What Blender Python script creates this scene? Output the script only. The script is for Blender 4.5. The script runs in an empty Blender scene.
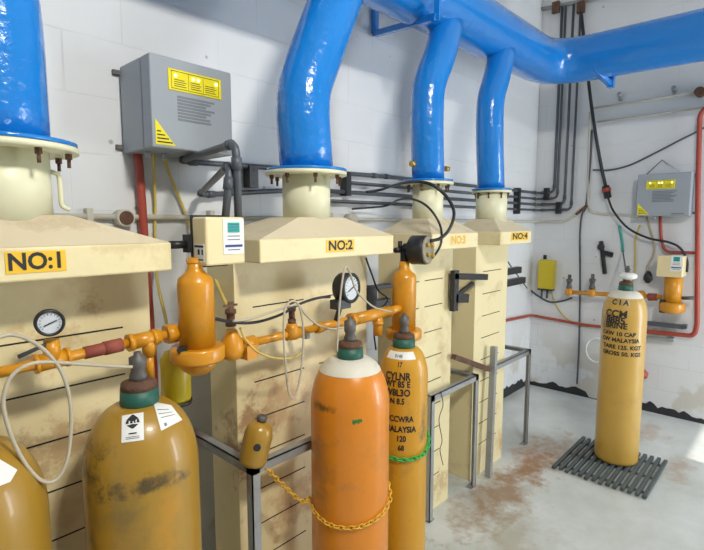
import bpy, math, random
from mathutils import Vector, Matrix, Quaternion
random.seed(7)
R = math.radians
SC = bpy.context.scene
COL = SC.collection

# ------------------------------------------------------------------ camera
F = 490.0; YAW = R(42.7); PITCH = math.atan(53/490); EYE = 1.6
cy, sy, cp, sp = math.cos(YAW), math.sin(YAW), math.cos(PITCH), math.sin(PITCH)
FW = Vector((cy*cp, sy*cp, -sp)); RT = Vector((sy, -cy, 0)); UP = Vector((cy*sp, sy*sp, cp))
def at(px, py, X=None, Y=None, Z=None):
    """room point seen at a photo pixel on a known plane of the room"""
    d = FW + RT*((px-352)/F) + UP*((275-py)/F)
    t = X/d.x if X is not None else Y/d.y if Y is not None else (Z-EYE)/d.z
    return Vector((d.x*t, d.y*t, EYE+d.z*t))
cam = bpy.data.cameras.new('camera'); co = bpy.data.objects.new('camera', cam); COL.objects.link(co)
cam.sensor_width = 36; cam.lens = F/704*36; cam.clip_start = .02
co.matrix_world = Matrix(((RT.x, UP.x, -FW.x, 0), (RT.y, UP.y, -FW.y, 0), (RT.z, UP.z, -FW.z, EYE), (0, 0, 0, 1)))
SC.camera = co

# ------------------------------------------------------------------ materials
def mat(name, col, rough=.5, metal=0.0, var=.0, vscale=4, dirt=None, damt=.45, dscale=6, bump=0, bscale=60, coat=0, stretch=(1, 1, 1), emit=0, spec=.5, spots=()):
    m = bpy.data.materials.new(name); m.use_nodes = True
    nt = m.node_tree; N = nt.nodes; L = nt.links; b = N['Principled BSDF']
    b.inputs['Base Color'].default_value = (*col, 1); b.inputs['Roughness'].default_value = rough
    b.inputs['Metallic'].default_value = metal; b.inputs['Coat Weight'].default_value = coat
    b.inputs['Specular IOR Level'].default_value = spec
    tc = N.new('ShaderNodeTexCoord'); mp = N.new('ShaderNodeMapping'); mp.inputs['Scale'].default_value = stretch
    L.new(tc.outputs['Object'], mp.inputs[0]); src = None
    if var:
        n = N.new('ShaderNodeTexNoise'); n.inputs['Scale'].default_value = vscale; n.inputs['Detail'].default_value = 5
        L.new(mp.outputs[0], n.inputs[0]); mx = N.new('ShaderNodeMix'); mx.data_type = 'RGBA'
        mx.inputs[6].default_value = (*[c*(1-var) for c in col], 1); mx.inputs[7].default_value = (*[min(1, c*(1+var)) for c in col], 1)
        L.new(n.outputs['Fac'], mx.inputs[0]); src = mx.outputs[2]
    if dirt:
        n = N.new('ShaderNodeTexNoise'); n.inputs['Scale'].default_value = dscale; n.inputs['Detail'].default_value = 7; n.inputs['Roughness'].default_value = .65
        L.new(mp.outputs[0], n.inputs[0]); r = N.new('ShaderNodeMapRange')
        r.inputs[1].default_value = .55; r.inputs[2].default_value = .75; r.inputs[4].default_value = damt; L.new(n.outputs['Fac'], r.inputs[0])
        mx = N.new('ShaderNodeMix'); mx.data_type = 'RGBA'; mx.inputs[7].default_value = (*dirt, 1)
        if src: L.new(src, mx.inputs[6])
        else: mx.inputs[6].default_value = (*col, 1)
        L.new(r.outputs[0], mx.inputs[0]); src = mx.outputs[2]
    if spots:
        n = N.new('ShaderNodeTexNoise'); n.inputs['Scale'].default_value = 16; n.inputs['Detail'].default_value = 6; n.inputs['Roughness'].default_value = .7; L.new(tc.outputs['Object'], n.inputs[0])
        for cen, rad, scol, amt in spots:
            m_ = N.new('ShaderNodeMapping'); m_.vector_type = 'TEXTURE'; m_.inputs['Location'].default_value = cen; m_.inputs['Scale'].default_value = rad; L.new(tc.outputs['Object'], m_.inputs[0])
            ln = N.new('ShaderNodeVectorMath'); ln.operation = 'LENGTH'; L.new(m_.outputs[0], ln.inputs[0])
            ad = N.new('ShaderNodeMath'); ad.operation = 'MULTIPLY_ADD'; ad.inputs[1].default_value = 3.4; L.new(n.outputs['Fac'], ad.inputs[0]); L.new(ln.outputs[1], ad.inputs[2])
            r = N.new('ShaderNodeMapRange'); r.inputs[1].default_value = 1.9; r.inputs[2].default_value = 2.5; r.inputs[3].default_value = amt; r.inputs[4].default_value = 0; L.new(ad.outputs[0], r.inputs[0])
            mx = N.new('ShaderNodeMix'); mx.data_type = 'RGBA'; mx.inputs[7].default_value = (*scol, 1)
            if src: L.new(src, mx.inputs[6])
            else: mx.inputs[6].default_value = (*col, 1)
            L.new(r.outputs[0], mx.inputs[0]); src = mx.outputs[2]
    if src: L.new(src, b.inputs['Base Color'])
    if bump:
        n = N.new('ShaderNodeTexNoise'); n.inputs['Scale'].default_value = bscale; n.inputs['Detail'].default_value = 3
        L.new(tc.outputs['Object'], n.inputs[0]); bp = N.new('ShaderNodeBump'); bp.inputs['Strength'].default_value = bump; bp.inputs['Distance'].default_value = .01
        L.new(n.outputs['Fac'], bp.inputs['Height']); L.new(bp.outputs[0], b.inputs['Normal'])
    if emit:
        b.inputs['Emission Color'].default_value = (*col, 1); b.inputs['Emission Strength'].default_value = emit
    m.diffuse_color = (*col, 1)
    return m

M = {}
M['blue'] = mat('blue_gloss_paint', (.007, .20, .62), .20, var=.10, vscale=3, bump=.5, bscale=28, coat=.5)
M['cream'] = mat('cream_fibreglass', (.80, .69, .40), .5, var=.10, vscale=2.5, dirt=(.50, .31, .12), damt=.8, dscale=2.8, spots=[(at(90, 312, Y=1.42), (.05, .05, .06), (.45, .24, .08), .7), (at(55, 340, Y=1.42), (.10, .05, .10), (.55, .38, .16), .6), (at(60, 450, Y=1.42), (.25, .1, .10), (.42, .24, .10), .6), (at(280, 400, Y=1.42), (.2, .1, .16), (.55, .36, .20), .65), (at(250, 440, Y=1.42), (.12, .2, .2), (.36, .20, .09), .75), (at(300, 500, Y=1.42), (.25, .1, .14), (.50, .30, .15), .6), (at(310, 310, Y=1.42), (.2, .1, .08), (.62, .48, .25), .5), (at(440, 480, Y=1.42), (.15, .1, .12), (.45, .26, .10), .6), (at(420, 330, Y=1.42), (.12, .1, .15), (.66, .50, .25), .5), (at(505, 440, Y=1.42), (.12, .1, .10), (.55, .28, .08), .7), (at(135, 245, Y=1.27), (.12, .05, .03), (.60, .45, .22), .5)], bump=.1, bscale=40)
M['creamroof'] = mat('dusty_cream_fibreglass', (.62, .53, .36), .75, var=.12, vscale=5, dirt=(.30, .21, .12), damt=.6, dscale=5, spots=[(at(270, 232, Y=1.35), (.06, .06, .02), (.20, .10, .05), .8), (at(60, 225, Y=1.35), (.15, .08, .03), (.42, .32, .2), .5)])
M['neck'] = mat('pale_green_cream_plastic', (.74, .72, .50), .4, var=.10, vscale=5, dirt=(.45, .42, .25), damt=.35, dscale=5)
M['slot'] = mat('dark_slot', (.02, .017, .012), .9)
M['pipe'] = mat('orange_yellow_paint', (.64, .27, .010), .33, var=.10, vscale=12, dirt=(.35, .14, .02), damt=.5, dscale=14, coat=.2)
M['mustard'] = mat('mustard_paint', (.38, .215, .024), .33, var=.12, vscale=5, dirt=(.13, .10, .035), damt=.75, dscale=5, coat=.25, spots=[(at(98, 470, Y=1.21), (.06, .10, .10), (.05, .04, .02), .9), (at(95, 515, Y=1.22), (.04, .08, .07), (.05, .04, .02), .8), (at(150, 492, Y=1.05), (.18, .12, .026), (.05, .04, .02), .85), (at(108, 448, Y=1.17), (.05, .06, .04), (.07, .06, .03), .8), (at(170, 478, Y=1.05), (.06, .1, .03), (.05, .04, .02), .6), (at(115, 425, Y=1.07), (.05, .05, .03), (.33, .27, .15), .6), (at(170, 520, Y=1.05), (.05, .1, .12), (.55, .25, .02), .5)])
M['orange'] = mat('orange_paint', (.70, .23, .011), .33, var=.07, vscale=5, dirt=(.40, .18, .03), damt=.55, dscale=6, coat=.25, spots=[(at(325, 408, Y=1.14), (.07, .08, .02), (.08, .05, .02), .8), (at(320, 470, Y=1.17), (.04, .09, .20), (.28, .12, .03), .5), (at(346, 468, Y=1.04), (.008, .06, .05), (.1, .05, .02), .8), (at(360, 440, Y=1.04), (.05, .08, .12), (.62, .22, .02), .5), (at(345, 495, Y=1.04), (.12, .1, .03), (.38, .17, .04), .5)])
M['slimp'] = mat('golden_yellow_paint', (.60, .30, .015), .36, var=.10, vscale=5, dirt=(.16, .12, .05), damt=.7, dscale=5, coat=.2, spots=[(at(400, 372, Y=1.10), (.09, .1, .05), (.16, .12, .04), .8), (at(404, 395, Y=1.10), (.08, .1, .05), (.22, .13, .02), .7), (at(424, 425, Y=1.10), (.03, .1, .12), (.08, .07, .04), .7)]
)
M['ochre'] = mat('ochre_paint', (.56, .34, .065), .38, var=.10, vscale=5, dirt=(.40, .24, .05), damt=.5, dscale=6, coat=.2, spots=[(at(606, 322, X=3.4), (.2, .10, .09), (.22, .14, .05), .75), (at(603, 340, X=3.4), (.2, .04, .05), (.3, .2, .06), .5), (at(618, 302, X=3.4), (.2, .1, .03), (.30, .24, .14), .6)])
M['lemon'] = mat('lemon_yellow_plastic', (.62, .48, .015), .35, var=.06)
M['grey'] = mat('grey_enamel', (.33, .36, .39), .42, var=.05, vscale=3)
M['pvc'] = mat('dark_grey_pvc', (.075, .085, .10), .42, var=.15, vscale=9)
M['black'] = mat('black_plastic', (.015, .015, .017), .4)
M['beige'] = mat('cream_conduit', (.55, .52, .43), .5, var=.12, vscale=8)
M['tube'] = mat('beige_tubing', (.48, .42, .31), .35, var=.1, vscale=20)
M['red'] = mat('red_paint', (.38, .06, .035), .45, var=.12, vscale=7)
M['redbrown'] = mat('red_brown_wrap', (.30, .07, .045), .7, var=.15, vscale=20)
M['green'] = mat('green_ring_paint', (.014, .10, .07), .5, var=.2, vscale=15, dirt=(.10, .07, .04), damt=.6, dscale=12)
M['rust'] = mat('rusty_brown_metal', (.13, .065, .04), .8, metal=.2, var=.3, vscale=30, dirt=(.3, .2, .12), damt=.5, dscale=30, bump=.4, bscale=120)
M['valve'] = mat('dull_grey_valve', (.14, .13, .12), .55, metal=.5, var=.25, vscale=30)
M['steel'] = mat('grey_painted_steel', (.33, .34, .34), .5, metal=.3, var=.2, vscale=9, dirt=(.20, .12, .07), damt=.95, dscale=4)
M['white'] = mat('white_label', (.80, .80, .77), .5, var=.06, vscale=40)
M['ink'] = mat('black_ink', (.02, .02, .02), .6)
M['greyink'] = mat('grey_print', (.19, .21, .23), .6)
M['inkfade'] = mat('faded_black_ink', (.08, .055, .02), .6)
M['sign'] = mat('yellow_sign', (.86, .52, .03), .45, var=.05)
M['signpale'] = mat('faded_yellow_sign', (.80, .66, .32), .5)
M['yellow'] = mat('bright_yellow_label', (.85, .72, .01), .4)
M['led'] = mat('lit_yellow_lamp', (1, 1, .45), .3, emit=3.0)
M['lcd'] = mat('teal_display', (.02, .30, .24), .2, emit=.25)
M['bluestripe'] = mat('navy_print', (.03, .04, .22), .4)
M['housing'] = mat('cream_housing', (.80, .66, .37), .4, var=.05)
M['brass'] = mat('brass', (.60, .42, .10), .35, metal=.8)
M['dial'] = mat('white_dial', (.62, .65, .68), .3)
M['ychain'] = mat('yellow_chain', (.75, .42, .03), .5)
M['gchain'] = mat('green_chain', (.02, .45, .07), .4)
M['teal'] = mat('teal_tubing', (.03, .33, .28), .4)
M['ycable'] = mat('yellow_cable', (.62, .47, .11), .5)
M['grate'] = mat('dark_grey_slats', (.075, .095, .095), .5, var=.3, vscale=10)
M['band'] = mat('off_white_paint_band', (.70, .66, .55), .5, var=.12, vscale=12, dirt=(.4, .3, .15), damt=.4, dscale=15)
M['clearpl'] = mat('cloudy_plastic', (.30, .26, .18), .3, var=.4, vscale=40)
M['stain'] = mat('sooty_stain', (.03, .03, .033), .9)
M['greenmark'] = mat('green_paint_mark', (.03, .17, .03), .6)

def wallmat(name, ax):
    m = bpy.data.materials.new(name); m.use_nodes = True; nt = m.node_tree; N = nt.nodes; L = nt.links; b = N['Principled BSDF']
    tc = N.new('ShaderNodeTexCoord'); sx = N.new('ShaderNodeSeparateXYZ'); cb = N.new('ShaderNodeCombineXYZ')
    L.new(tc.outputs['Object'], sx.inputs[0]); L.new(sx.outputs[ax], cb.inputs[0]); L.new(sx.outputs['Z'], cb.inputs[1])
    br = N.new('ShaderNodeTexBrick'); br.inputs['Scale'].default_value = 1; br.inputs['Brick Width'].default_value = .41; br.inputs['Row Height'].default_value = .205
    br.inputs['Mortar Size'].default_value = .004; br.inputs['Mortar Smooth'].default_value = .6
    L.new(cb.outputs[0], br.inputs['Vector'])
    n = N.new('ShaderNodeTexNoise'); n.inputs['Scale'].default_value = 1.6; n.inputs['Detail'].default_value = 8; n.inputs['Roughness'].default_value = .6
    L.new(tc.outputs['Object'], n.inputs[0])
    mx = N.new('ShaderNodeMix'); mx.data_type = 'RGBA'; mx.inputs[6].default_value = (.64, .65, .65, 1); mx.inputs[7].default_value = (.80, .81, .82, 1)
    L.new(n.outputs['Fac'], mx.inputs[0])
    # mortar: faint, broken
    n3 = N.new('ShaderNodeTexNoise'); n3.inputs['Scale'].default_value = 3.1; n3.inputs['Detail'].default_value = 3; L.new(tc.outputs['Object'], n3.inputs[0])
    r3 = N.new('ShaderNodeMapRange'); r3.inputs[1].default_value = .42; r3.inputs[2].default_value = .62; r3.inputs[4].default_value = .22; L.new(n3.outputs['Fac'], r3.inputs[0])
    mu = N.new('ShaderNodeMath'); mu.operation = 'MULTIPLY'; L.new(br.outputs['Fac'], mu.inputs[0]); L.new(r3.outputs[0], mu.inputs[1])
    m2 = N.new('ShaderNodeMix'); m2.data_type = 'RGBA'; L.new(mu.outputs[0], m2.inputs[0]); L.new(mx.outputs[2], m2.inputs[6]); m2.inputs[7].default_value = (.33, .32, .31, 1)
    # peeled / stained patches low on the wall
    n2 = N.new('ShaderNodeTexNoise'); n2.inputs['Scale'].default_value = 3.4; n2.inputs['Detail'].default_value = 6; L.new(tc.outputs['Object'], n2.inputs[0])
    r2 = N.new('ShaderNodeMapRange'); r2.inputs[1].default_value = .50; r2.inputs[2].default_value = .56; L.new(n2.outputs['Fac'], r2.inputs[0])
    rz = N.new('ShaderNodeMapRange'); rz.inputs[1].default_value = .62; rz.inputs[2].default_value = .25; rz.inputs[3].default_value = 0; rz.inputs[4].default_value = .55; L.new(sx.outputs['Z'], rz.inputs[0])
    m4 = N.new('ShaderNodeMath'); m4.operation = 'MULTIPLY'; L.new(r2.outputs[0], m4.inputs[0]); L.new(rz.outputs[0], m4.inputs[1])
    m5 = N.new('ShaderNodeMix'); m5.data_type = 'RGBA'; L.new(m4.outputs[0], m5.inputs[0]); L.new(m2.outputs[2], m5.inputs[6]); m5.inputs[7].default_value = (.50, .44, .33, 1)
    # small specks
    v = N.new('ShaderNodeTexVoronoi'); v.inputs['Scale'].default_value = 5.5; L.new(tc.outputs['Object'], v.inputs['Vector'])
    rv = N.new('ShaderNodeMapRange'); rv.inputs[1].default_value = .035; rv.inputs[2].default_value = .06; rv.inputs[3].default_value = .6; rv.inputs[4].default_value = 0; L.new(v.outputs['Distance'], rv.inputs[0])
    m6 = N.new('ShaderNodeMix'); m6.data_type = 'RGBA'; L.new(rv.outputs[0], m6.inputs[0]); L.new(m5.outputs[2], m6.inputs[6]); m6.inputs[7].default_value = (.22, .2, .18, 1)
    L.new(m6.outputs[2], b.inputs['Base Color']); b.inputs['Roughness'].default_value = .55
    inv = N.new('ShaderNodeMath'); inv.operation = 'MULTIPLY_ADD'; inv.inputs[1].default_value = -.45; L.new(br.outputs['Fac'], inv.inputs[0]); L.new(n.outputs['Fac'], inv.inputs[2])
    bp = N.new('ShaderNodeBump'); bp.inputs['Strength'].default_value = .25; bp.inputs['Distance'].default_value = .006; L.new(inv.outputs[0], bp.inputs['Height']); L.new(bp.outputs[0], b.inputs['Normal'])
    return m
M['wallX'] = wallmat('painted_block_wall', 'X'); M['wallY'] = wallmat('painted_block_wall_end', 'Y')

def floormat():
    m = bpy.data.materials.new('worn_concrete_floor'); m.use_nodes = True; nt = m.node_tree; N = nt.nodes; L = nt.links; b = N['Principled BSDF']
    tc = N.new('ShaderNodeTexCoord')
    def noise(s, d=6, r=.6):
        n = N.new('ShaderNodeTexNoise'); n.inputs['Scale'].default_value = s; n.inputs['Detail'].default_value = d; n.inputs['Roughness'].default_value = r
        L.new(tc.outputs['Object'], n.inputs[0]); return n
    n = noise(2.2, 8, .65); cr = N.new('ShaderNodeValToRGB'); L.new(n.outputs['Fac'], cr.inputs[0])
    cr.color_ramp.elements[0].position = .3; cr.color_ramp.elements[0].color = (.47, .49, .45, 1)
    cr.color_ramp.elements[1].position = .7; cr.color_ramp.elements[1].color = (.68, .70, .68, 1)
    src = cr.outputs[0]
    n2 = noise(7, 7, .7)
    def spot(cx, cy_, rx, ry, col, amt):
        nonlocal src
        mp = N.new('ShaderNodeMapping'); mp.vector_type = 'TEXTURE'; mp.inputs['Location'].default_value = (cx, cy_, 0); mp.inputs['Scale'].default_value = (rx, ry, 1)
        L.new(tc.outputs['Object'], mp.inputs[0])
        ln = N.new('ShaderNodeVectorMath'); ln.operation = 'LENGTH'; L.new(mp.outputs[0], ln.inputs[0])
        ad = N.new('ShaderNodeMath'); ad.operation = 'MULTIPLY_ADD'; ad.inputs[1].default_value = 3.2; L.new(n2.outputs['Fac'], ad.inputs[0]); L.new(ln.outputs[1], ad.inputs[2])
        r = N.new('ShaderNodeMapRange'); r.inputs[1].default_value = 1.75; r.inputs[2].default_value = 2.6; r.inputs[3].default_value = amt; r.inputs[4].default_value = 0; L.new(ad.outputs[0], r.inputs[0])
        mx = N.new('ShaderNodeMix'); mx.data_type = 'RGBA'; L.new(r.outputs[0], mx.inputs[0]); L.new(src, mx.inputs[6]); mx.inputs[7].default_value = (*col, 1); src = mx.outputs[2]
    spot(3.2, 1.22, .50, .20, (.36, .17, .06), .85)
    spot(2.6, 1.22, .55, .22, (.30, .16, .06), .8)
    spot(4.15, .80, .25, .15, (.42, .24, .10), .6)
    spot(3.7, .50, .3, .1, (.35, .22, .12), .6)
    spot(2.3, 1.0, .3, .2, (.33, .27, .16), .5)
    spot(1.0, 1.3, .9, .4, (.16, .11, .06), .8)
    L.new(src, b.inputs['Base Color']); b.inputs['Roughness'].default_value = .38
    bp = N.new('ShaderNodeBump'); bp.inputs['Strength'].default_value = .2; bp.inputs['Distance'].default_value = .01; L.new(n2.outputs['Fac'], bp.inputs['Height']); L.new(bp.outputs[0], b.inputs['Normal'])
    return m
M['floor'] = floormat()
M['ceil'] = mat('ceiling_white', (.7, .71, .72), .8)
M['tar'] = mat('black_tar_paint', (.022, .024, .026), .6, var=.3, vscale=12)

# ------------------------------------------------------------------ mesh builder
def frame_of(d):
    d = Vector(d).normalized(); a = Vector((0, 0, 1)) if abs(d.z) < .9 else Vector((1, 0, 0))
    u = a.cross(d).normalized(); v = d.cross(u).normalized(); return u, v, d
class MB:
    def __init__(s): s.v = []; s.f = []; s.mi = []; s.sm = []
    def add(s, vs, fs, m=0, smooth=False):
        o = len(s.v); s.v += [tuple(v) for v in vs]; s.f += [tuple(i+o for i in f) for f in fs]; s.mi += [m]*len(fs); s.sm += [smooth]*len(fs); return s
    def box(s, a, b, m=0, rot=None, piv=None):
        x0, y0, z0 = a; x1, y1, z1 = b
        vs = [Vector(p) for p in ((x0, y0, z0), (x1, y0, z0), (x1, y1, z0), (x0, y1, z0), (x0, y0, z1), (x1, y0, z1), (x1, y1, z1), (x0, y1, z1))]
        if rot:
            c = Vector(piv) if piv else (Vector(a)+Vector(b))/2
            vs = [c + rot @ (p-c) for p in vs]
        return s.add(vs, [(0, 3, 2, 1), (4, 5, 6, 7), (0, 1, 5, 4), (1, 2, 6, 5), (2, 3, 7, 6), (3, 0, 4, 7)], m)
    def bar(s, a, b, w, h, m=0):
        u, v, d = frame_of(Vector(b)-Vector(a)); a = Vector(a); b = Vector(b)
        vs = [p + u*sx*w/2 + v*sz*h/2 for p in (a, b) for sx, sz in ((-1, -1), (1, -1), (1, 1), (-1, 1))]
        return s.add(vs, [(3, 2, 1, 0), (4, 5, 6, 7), (0, 1, 5, 4), (1, 2, 6, 5), (2, 3, 7, 6), (3, 0, 4, 7)], m)
    def lathe(s, prof, c, axis=(0, 0, 1), n=28, m=0, smooth=True, caps=True):
        u, v, d = frame_of(axis); c = Vector(c); vs = []; fs = []
        for r, z in prof:
            for k in range(n):
                a = 2*math.pi*k/n; vs.append(c + d*z + (u*math.cos(a)+v*math.sin(a))*r)
        for i in range(len(prof)-1):
            for k in range(n):
                k2 = (k+1) % n; fs.append((i*n+k, i*n+k2, (i+1)*n+k2, (i+1)*n+k))
        s.add(vs, fs, m, smooth)
        if caps:
            o = len(s.v)-len(vs)
            s.f.append(tuple(o+k for k in reversed(range(n)))); s.f.append(tuple(o+(len(prof)-1)*n+k for k in range(n))); s.mi += [m, m]; s.sm += [False, False]
        return s
    def cyl(s, a, b, r, m=0, n=20, r2=None):
        a = Vector(a); b = Vector(b); return s.lathe([(r, 0), (r if r2 is None else r2, (b-a).length)], a, b-a, n, m)
    def tube(s, pts, r, m=0, n=10, smooth=True):
        pts = [Vector(p) for p in pts]; rs = r if isinstance(r, list) else [r]*len(pts)
        u = None; vs = []; fs = []
        for i, p in enumerate(pts):
            d = (pts[min(i+1, len(pts)-1)]-pts[max(i-1, 0)]).normalized()
            if u is None: u, v, _ = frame_of(d)
            else:
                u = (u-d*u.dot(d)).normalized(); v = d.cross(u)
            for k in range(n):
                a = 2*math.pi*k/n; vs.append(p+(u*math.cos(a)+v*math.sin(a))*rs[i])
        for i in range(len(pts)-1):
            for k in range(n):
                k2 = (k+1) % n; fs.append((i*n+k, i*n+k2, (i+1)*n+k2, (i+1)*n+k))
        s.add(vs, fs, m, smooth); o = len(s.v)-len(vs)
        s.f.append(tuple(o+k for k in reversed(range(n)))); s.f.append(tuple(o+(len(pts)-1)*n+k for k in range(n))); s.mi += [m, m]; s.sm += [False, False]
        return s
    def build(s, name, mats, parent=None, bevel=0, seg=2):
        me = bpy.data.meshes.new(name); me.from_pydata([tuple(v) for v in s.v], [], s.f)
        for mm in (mats if isinstance(mats, (list, tuple)) else [mats]): me.materials.append(M[mm] if isinstance(mm, str) else mm)
        me.polygons.foreach_set('material_index', s.mi); me.polygons.foreach_set('use_smooth', s.sm); me.update()
        o = bpy.data.objects.new(name, me); COL.objects.link(o)
        if parent is not None:
            o.parent = parent; o.matrix_parent_inverse = world_of(parent).inverted()
        if bevel:
            b = o.modifiers.new('bevel', 'BEVEL'); b.width = bevel; b.segments = seg; b.limit_method = 'ANGLE'; b.angle_limit = R(40); b.harden_normals = False
        return o
def world_of(o):
    if o.parent is None: return o.matrix_basis.copy() if o.type != 'EMPTY' else Matrix.Translation(o.location)
    return world_of(o.parent) @ o.matrix_parent_inverse @ o.matrix_basis
def thing(name, loc, label, cat, group=None):
    o = bpy.data.objects.new(name, None); COL.objects.link(o); o.location = loc; o.empty_display_size = .1
    o['label'] = label; o['category'] = cat
    if group: o['group'] = group
    return o
def tag(o, label, cat, group=None):
    o['label'] = label; o['category'] = cat
    if group: o['group'] = group
    return o
def struct(o): o['kind'] = 'structure'; return o
def lab(o, l): o['label'] = l; return o
def smooth_path(pts, k=8):
    pts = [Vector(p) for p in pts]; out = []
    P = [pts[0]*2-pts[1]]+pts+[pts[-1]*2-pts[-2]]
    for i in range(1, len(P)-2):
        a, b, c, d = P[i-1:i+3]
        for j in range(k):
            t = j/k; out.append(.5*((2*b)+(c-a)*t+(2*a-5*b+4*c-d)*t*t+(3*b-a-3*c+d)*t**3))
    out.append(pts[-1]); return out
def round_path(pts, rad, k=5):
    pts = [Vector(p) for p in pts]; out = [pts[0]]
    for i in range(1, len(pts)-1):
        p = pts[i]; a = pts[i-1]-p; b = pts[i+1]-p; r = min(rad, a.length*.45, b.length*.45)
        s, e = p+a.normalized()*r, p+b.normalized()*r
        for j in range(k+1):
            t = j/k; out.append(s*(1-t)**2+p*2*t*(1-t)+e*t*t)
    out.append(pts[-1]); return out
def text_mesh(body, size, mapf, bold=.012):
    cu = bpy.data.curves.new('t', 'FONT'); cu.body = body; cu.size = size; cu.align_x = 'CENTER'; cu.align_y = 'CENTER'; cu.resolution_u = 3; cu.offset = size*bold
    o = bpy.data.objects.new('t', cu); COL.objects.link(o); dg = bpy.context.evaluated_depsgraph_get(); dg.update()
    me = bpy.data.meshes.new_from_object(o.evaluated_get(dg)); vs = [v.co.copy() for v in me.vertices]; fs = [tuple(p.vertices) for p in me.polygons]
    bpy.data.objects.remove(o); bpy.data.curves.remove(cu); bpy.data.meshes.remove(me)
    return [mapf(v.x, v.y) for v in vs], fs
def plane_map(c, u, v, squash=1.0):
    c = Vector(c); u = Vector(u); v = Vector(v)
    return lambda x, y: c+u*x*squash+v*y

# ------------------------------------------------------------------ room
YW, XW = 1.92, 4.66       # faces of the long wall and of the end wall
CZ = 3.95
struct(MB().box((-3.0, -2.4, -.1), (XW+.2, YW+.2, 0)).build('floor', 'floor'))
struct(MB().box((-3.0, YW, 0), (XW+.2, YW+.2, CZ)).build('wall_left', 'wallX'))
struct(MB().box((XW, -2.4, 0), (XW+.2, YW, CZ)).build('wall_back', 'wallY'))
struct(MB().box((-3.0, -2.4, CZ), (XW+.2, YW+.2, CZ+.12)).build('ceiling', 'ceil'))
# wall behind and to the right of the camera, with an open doorway
DX0, DX1, DH = 3.72, 4.5, 2.3
w = MB(); w.box((-3.0, -2.4, 0), (DX0, -2.25, CZ)); w.box((DX1, -2.4, 0), (XW, -2.25, CZ)); w.box((DX0, -2.4, DH), (DX1, -2.25, CZ))
struct(w.build('wall_right', 'wallX'))
def skirting(name, along, a, b, hfun):
    vs = []; fs = []; n = int((b-a)/.03)
    for i in range(n+1):
        t = a+(b-a)*i/n; h = hfun(t)
        for off in (0, -.004):
            for z in (0.0, h):
                vs.append((t, YW+off, z) if along == 'X' else (XW+off, t, z))
    for i in range(n):
        q = 4*i; p = q+4
        fs += [(q+2, p+2, p+3, q+3), (q+1, q+3, p+3, p+1)]
    return struct(MB().add(vs, fs).build(name, 'tar'))
rr = random.Random(3)
def hf(t):
    return max(.006, .055+.014*math.sin(t*9.1)+.012*math.sin(t*23)+rr.uniform(-.018, .018)-(.04 if math.sin(t*5.3+1) > .93 else 0))
skirting('baseboard_left', 'X', -.5, XW, lambda t: hf(t)+.02)
skirting('baseboard_back', 'Y', -1.0, YW, hf)

# ------------------------------------------------------------------ exhaust hoods
CY0, HY0, HY1 = 1.42, 1.27, 1.59
NY = 1.43
hoods = [
 dict(x=(-.03, .65), nr=.10, rr=.105, fr=.165, ft=1.782, slots=[(.03, .21), (.27, .57)], lab='large cream exhaust hood signed NO:1 at the left edge', txt='NO:1'),
 dict(x=(.945, 1.635), nr=.092, rr=.102, fr=.156, ft=1.79, slots=[(1.02, 1.26), (1.34, 1.52)], lab='cream exhaust hood signed NO:2 behind the orange cylinder', txt='NO:2'),
 dict(x=(1.92, 2.36), nr=.078, rr=.082, fr=.128, ft=1.80, slots=[(1.97, 2.04), (2.09, 2.26)], lab='cream exhaust hood with faded NO:3 sign, third along the wall', txt='NO:3'),
 dict(x=(2.62, 3.045), nr=.093, rr=.080, fr=.118, ft=1.79, slots=[(2.71, 2.95)], lab='narrow cream exhaust hood with small black lettered sign, nearest the corner', txt='NO:4'),
]
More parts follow.
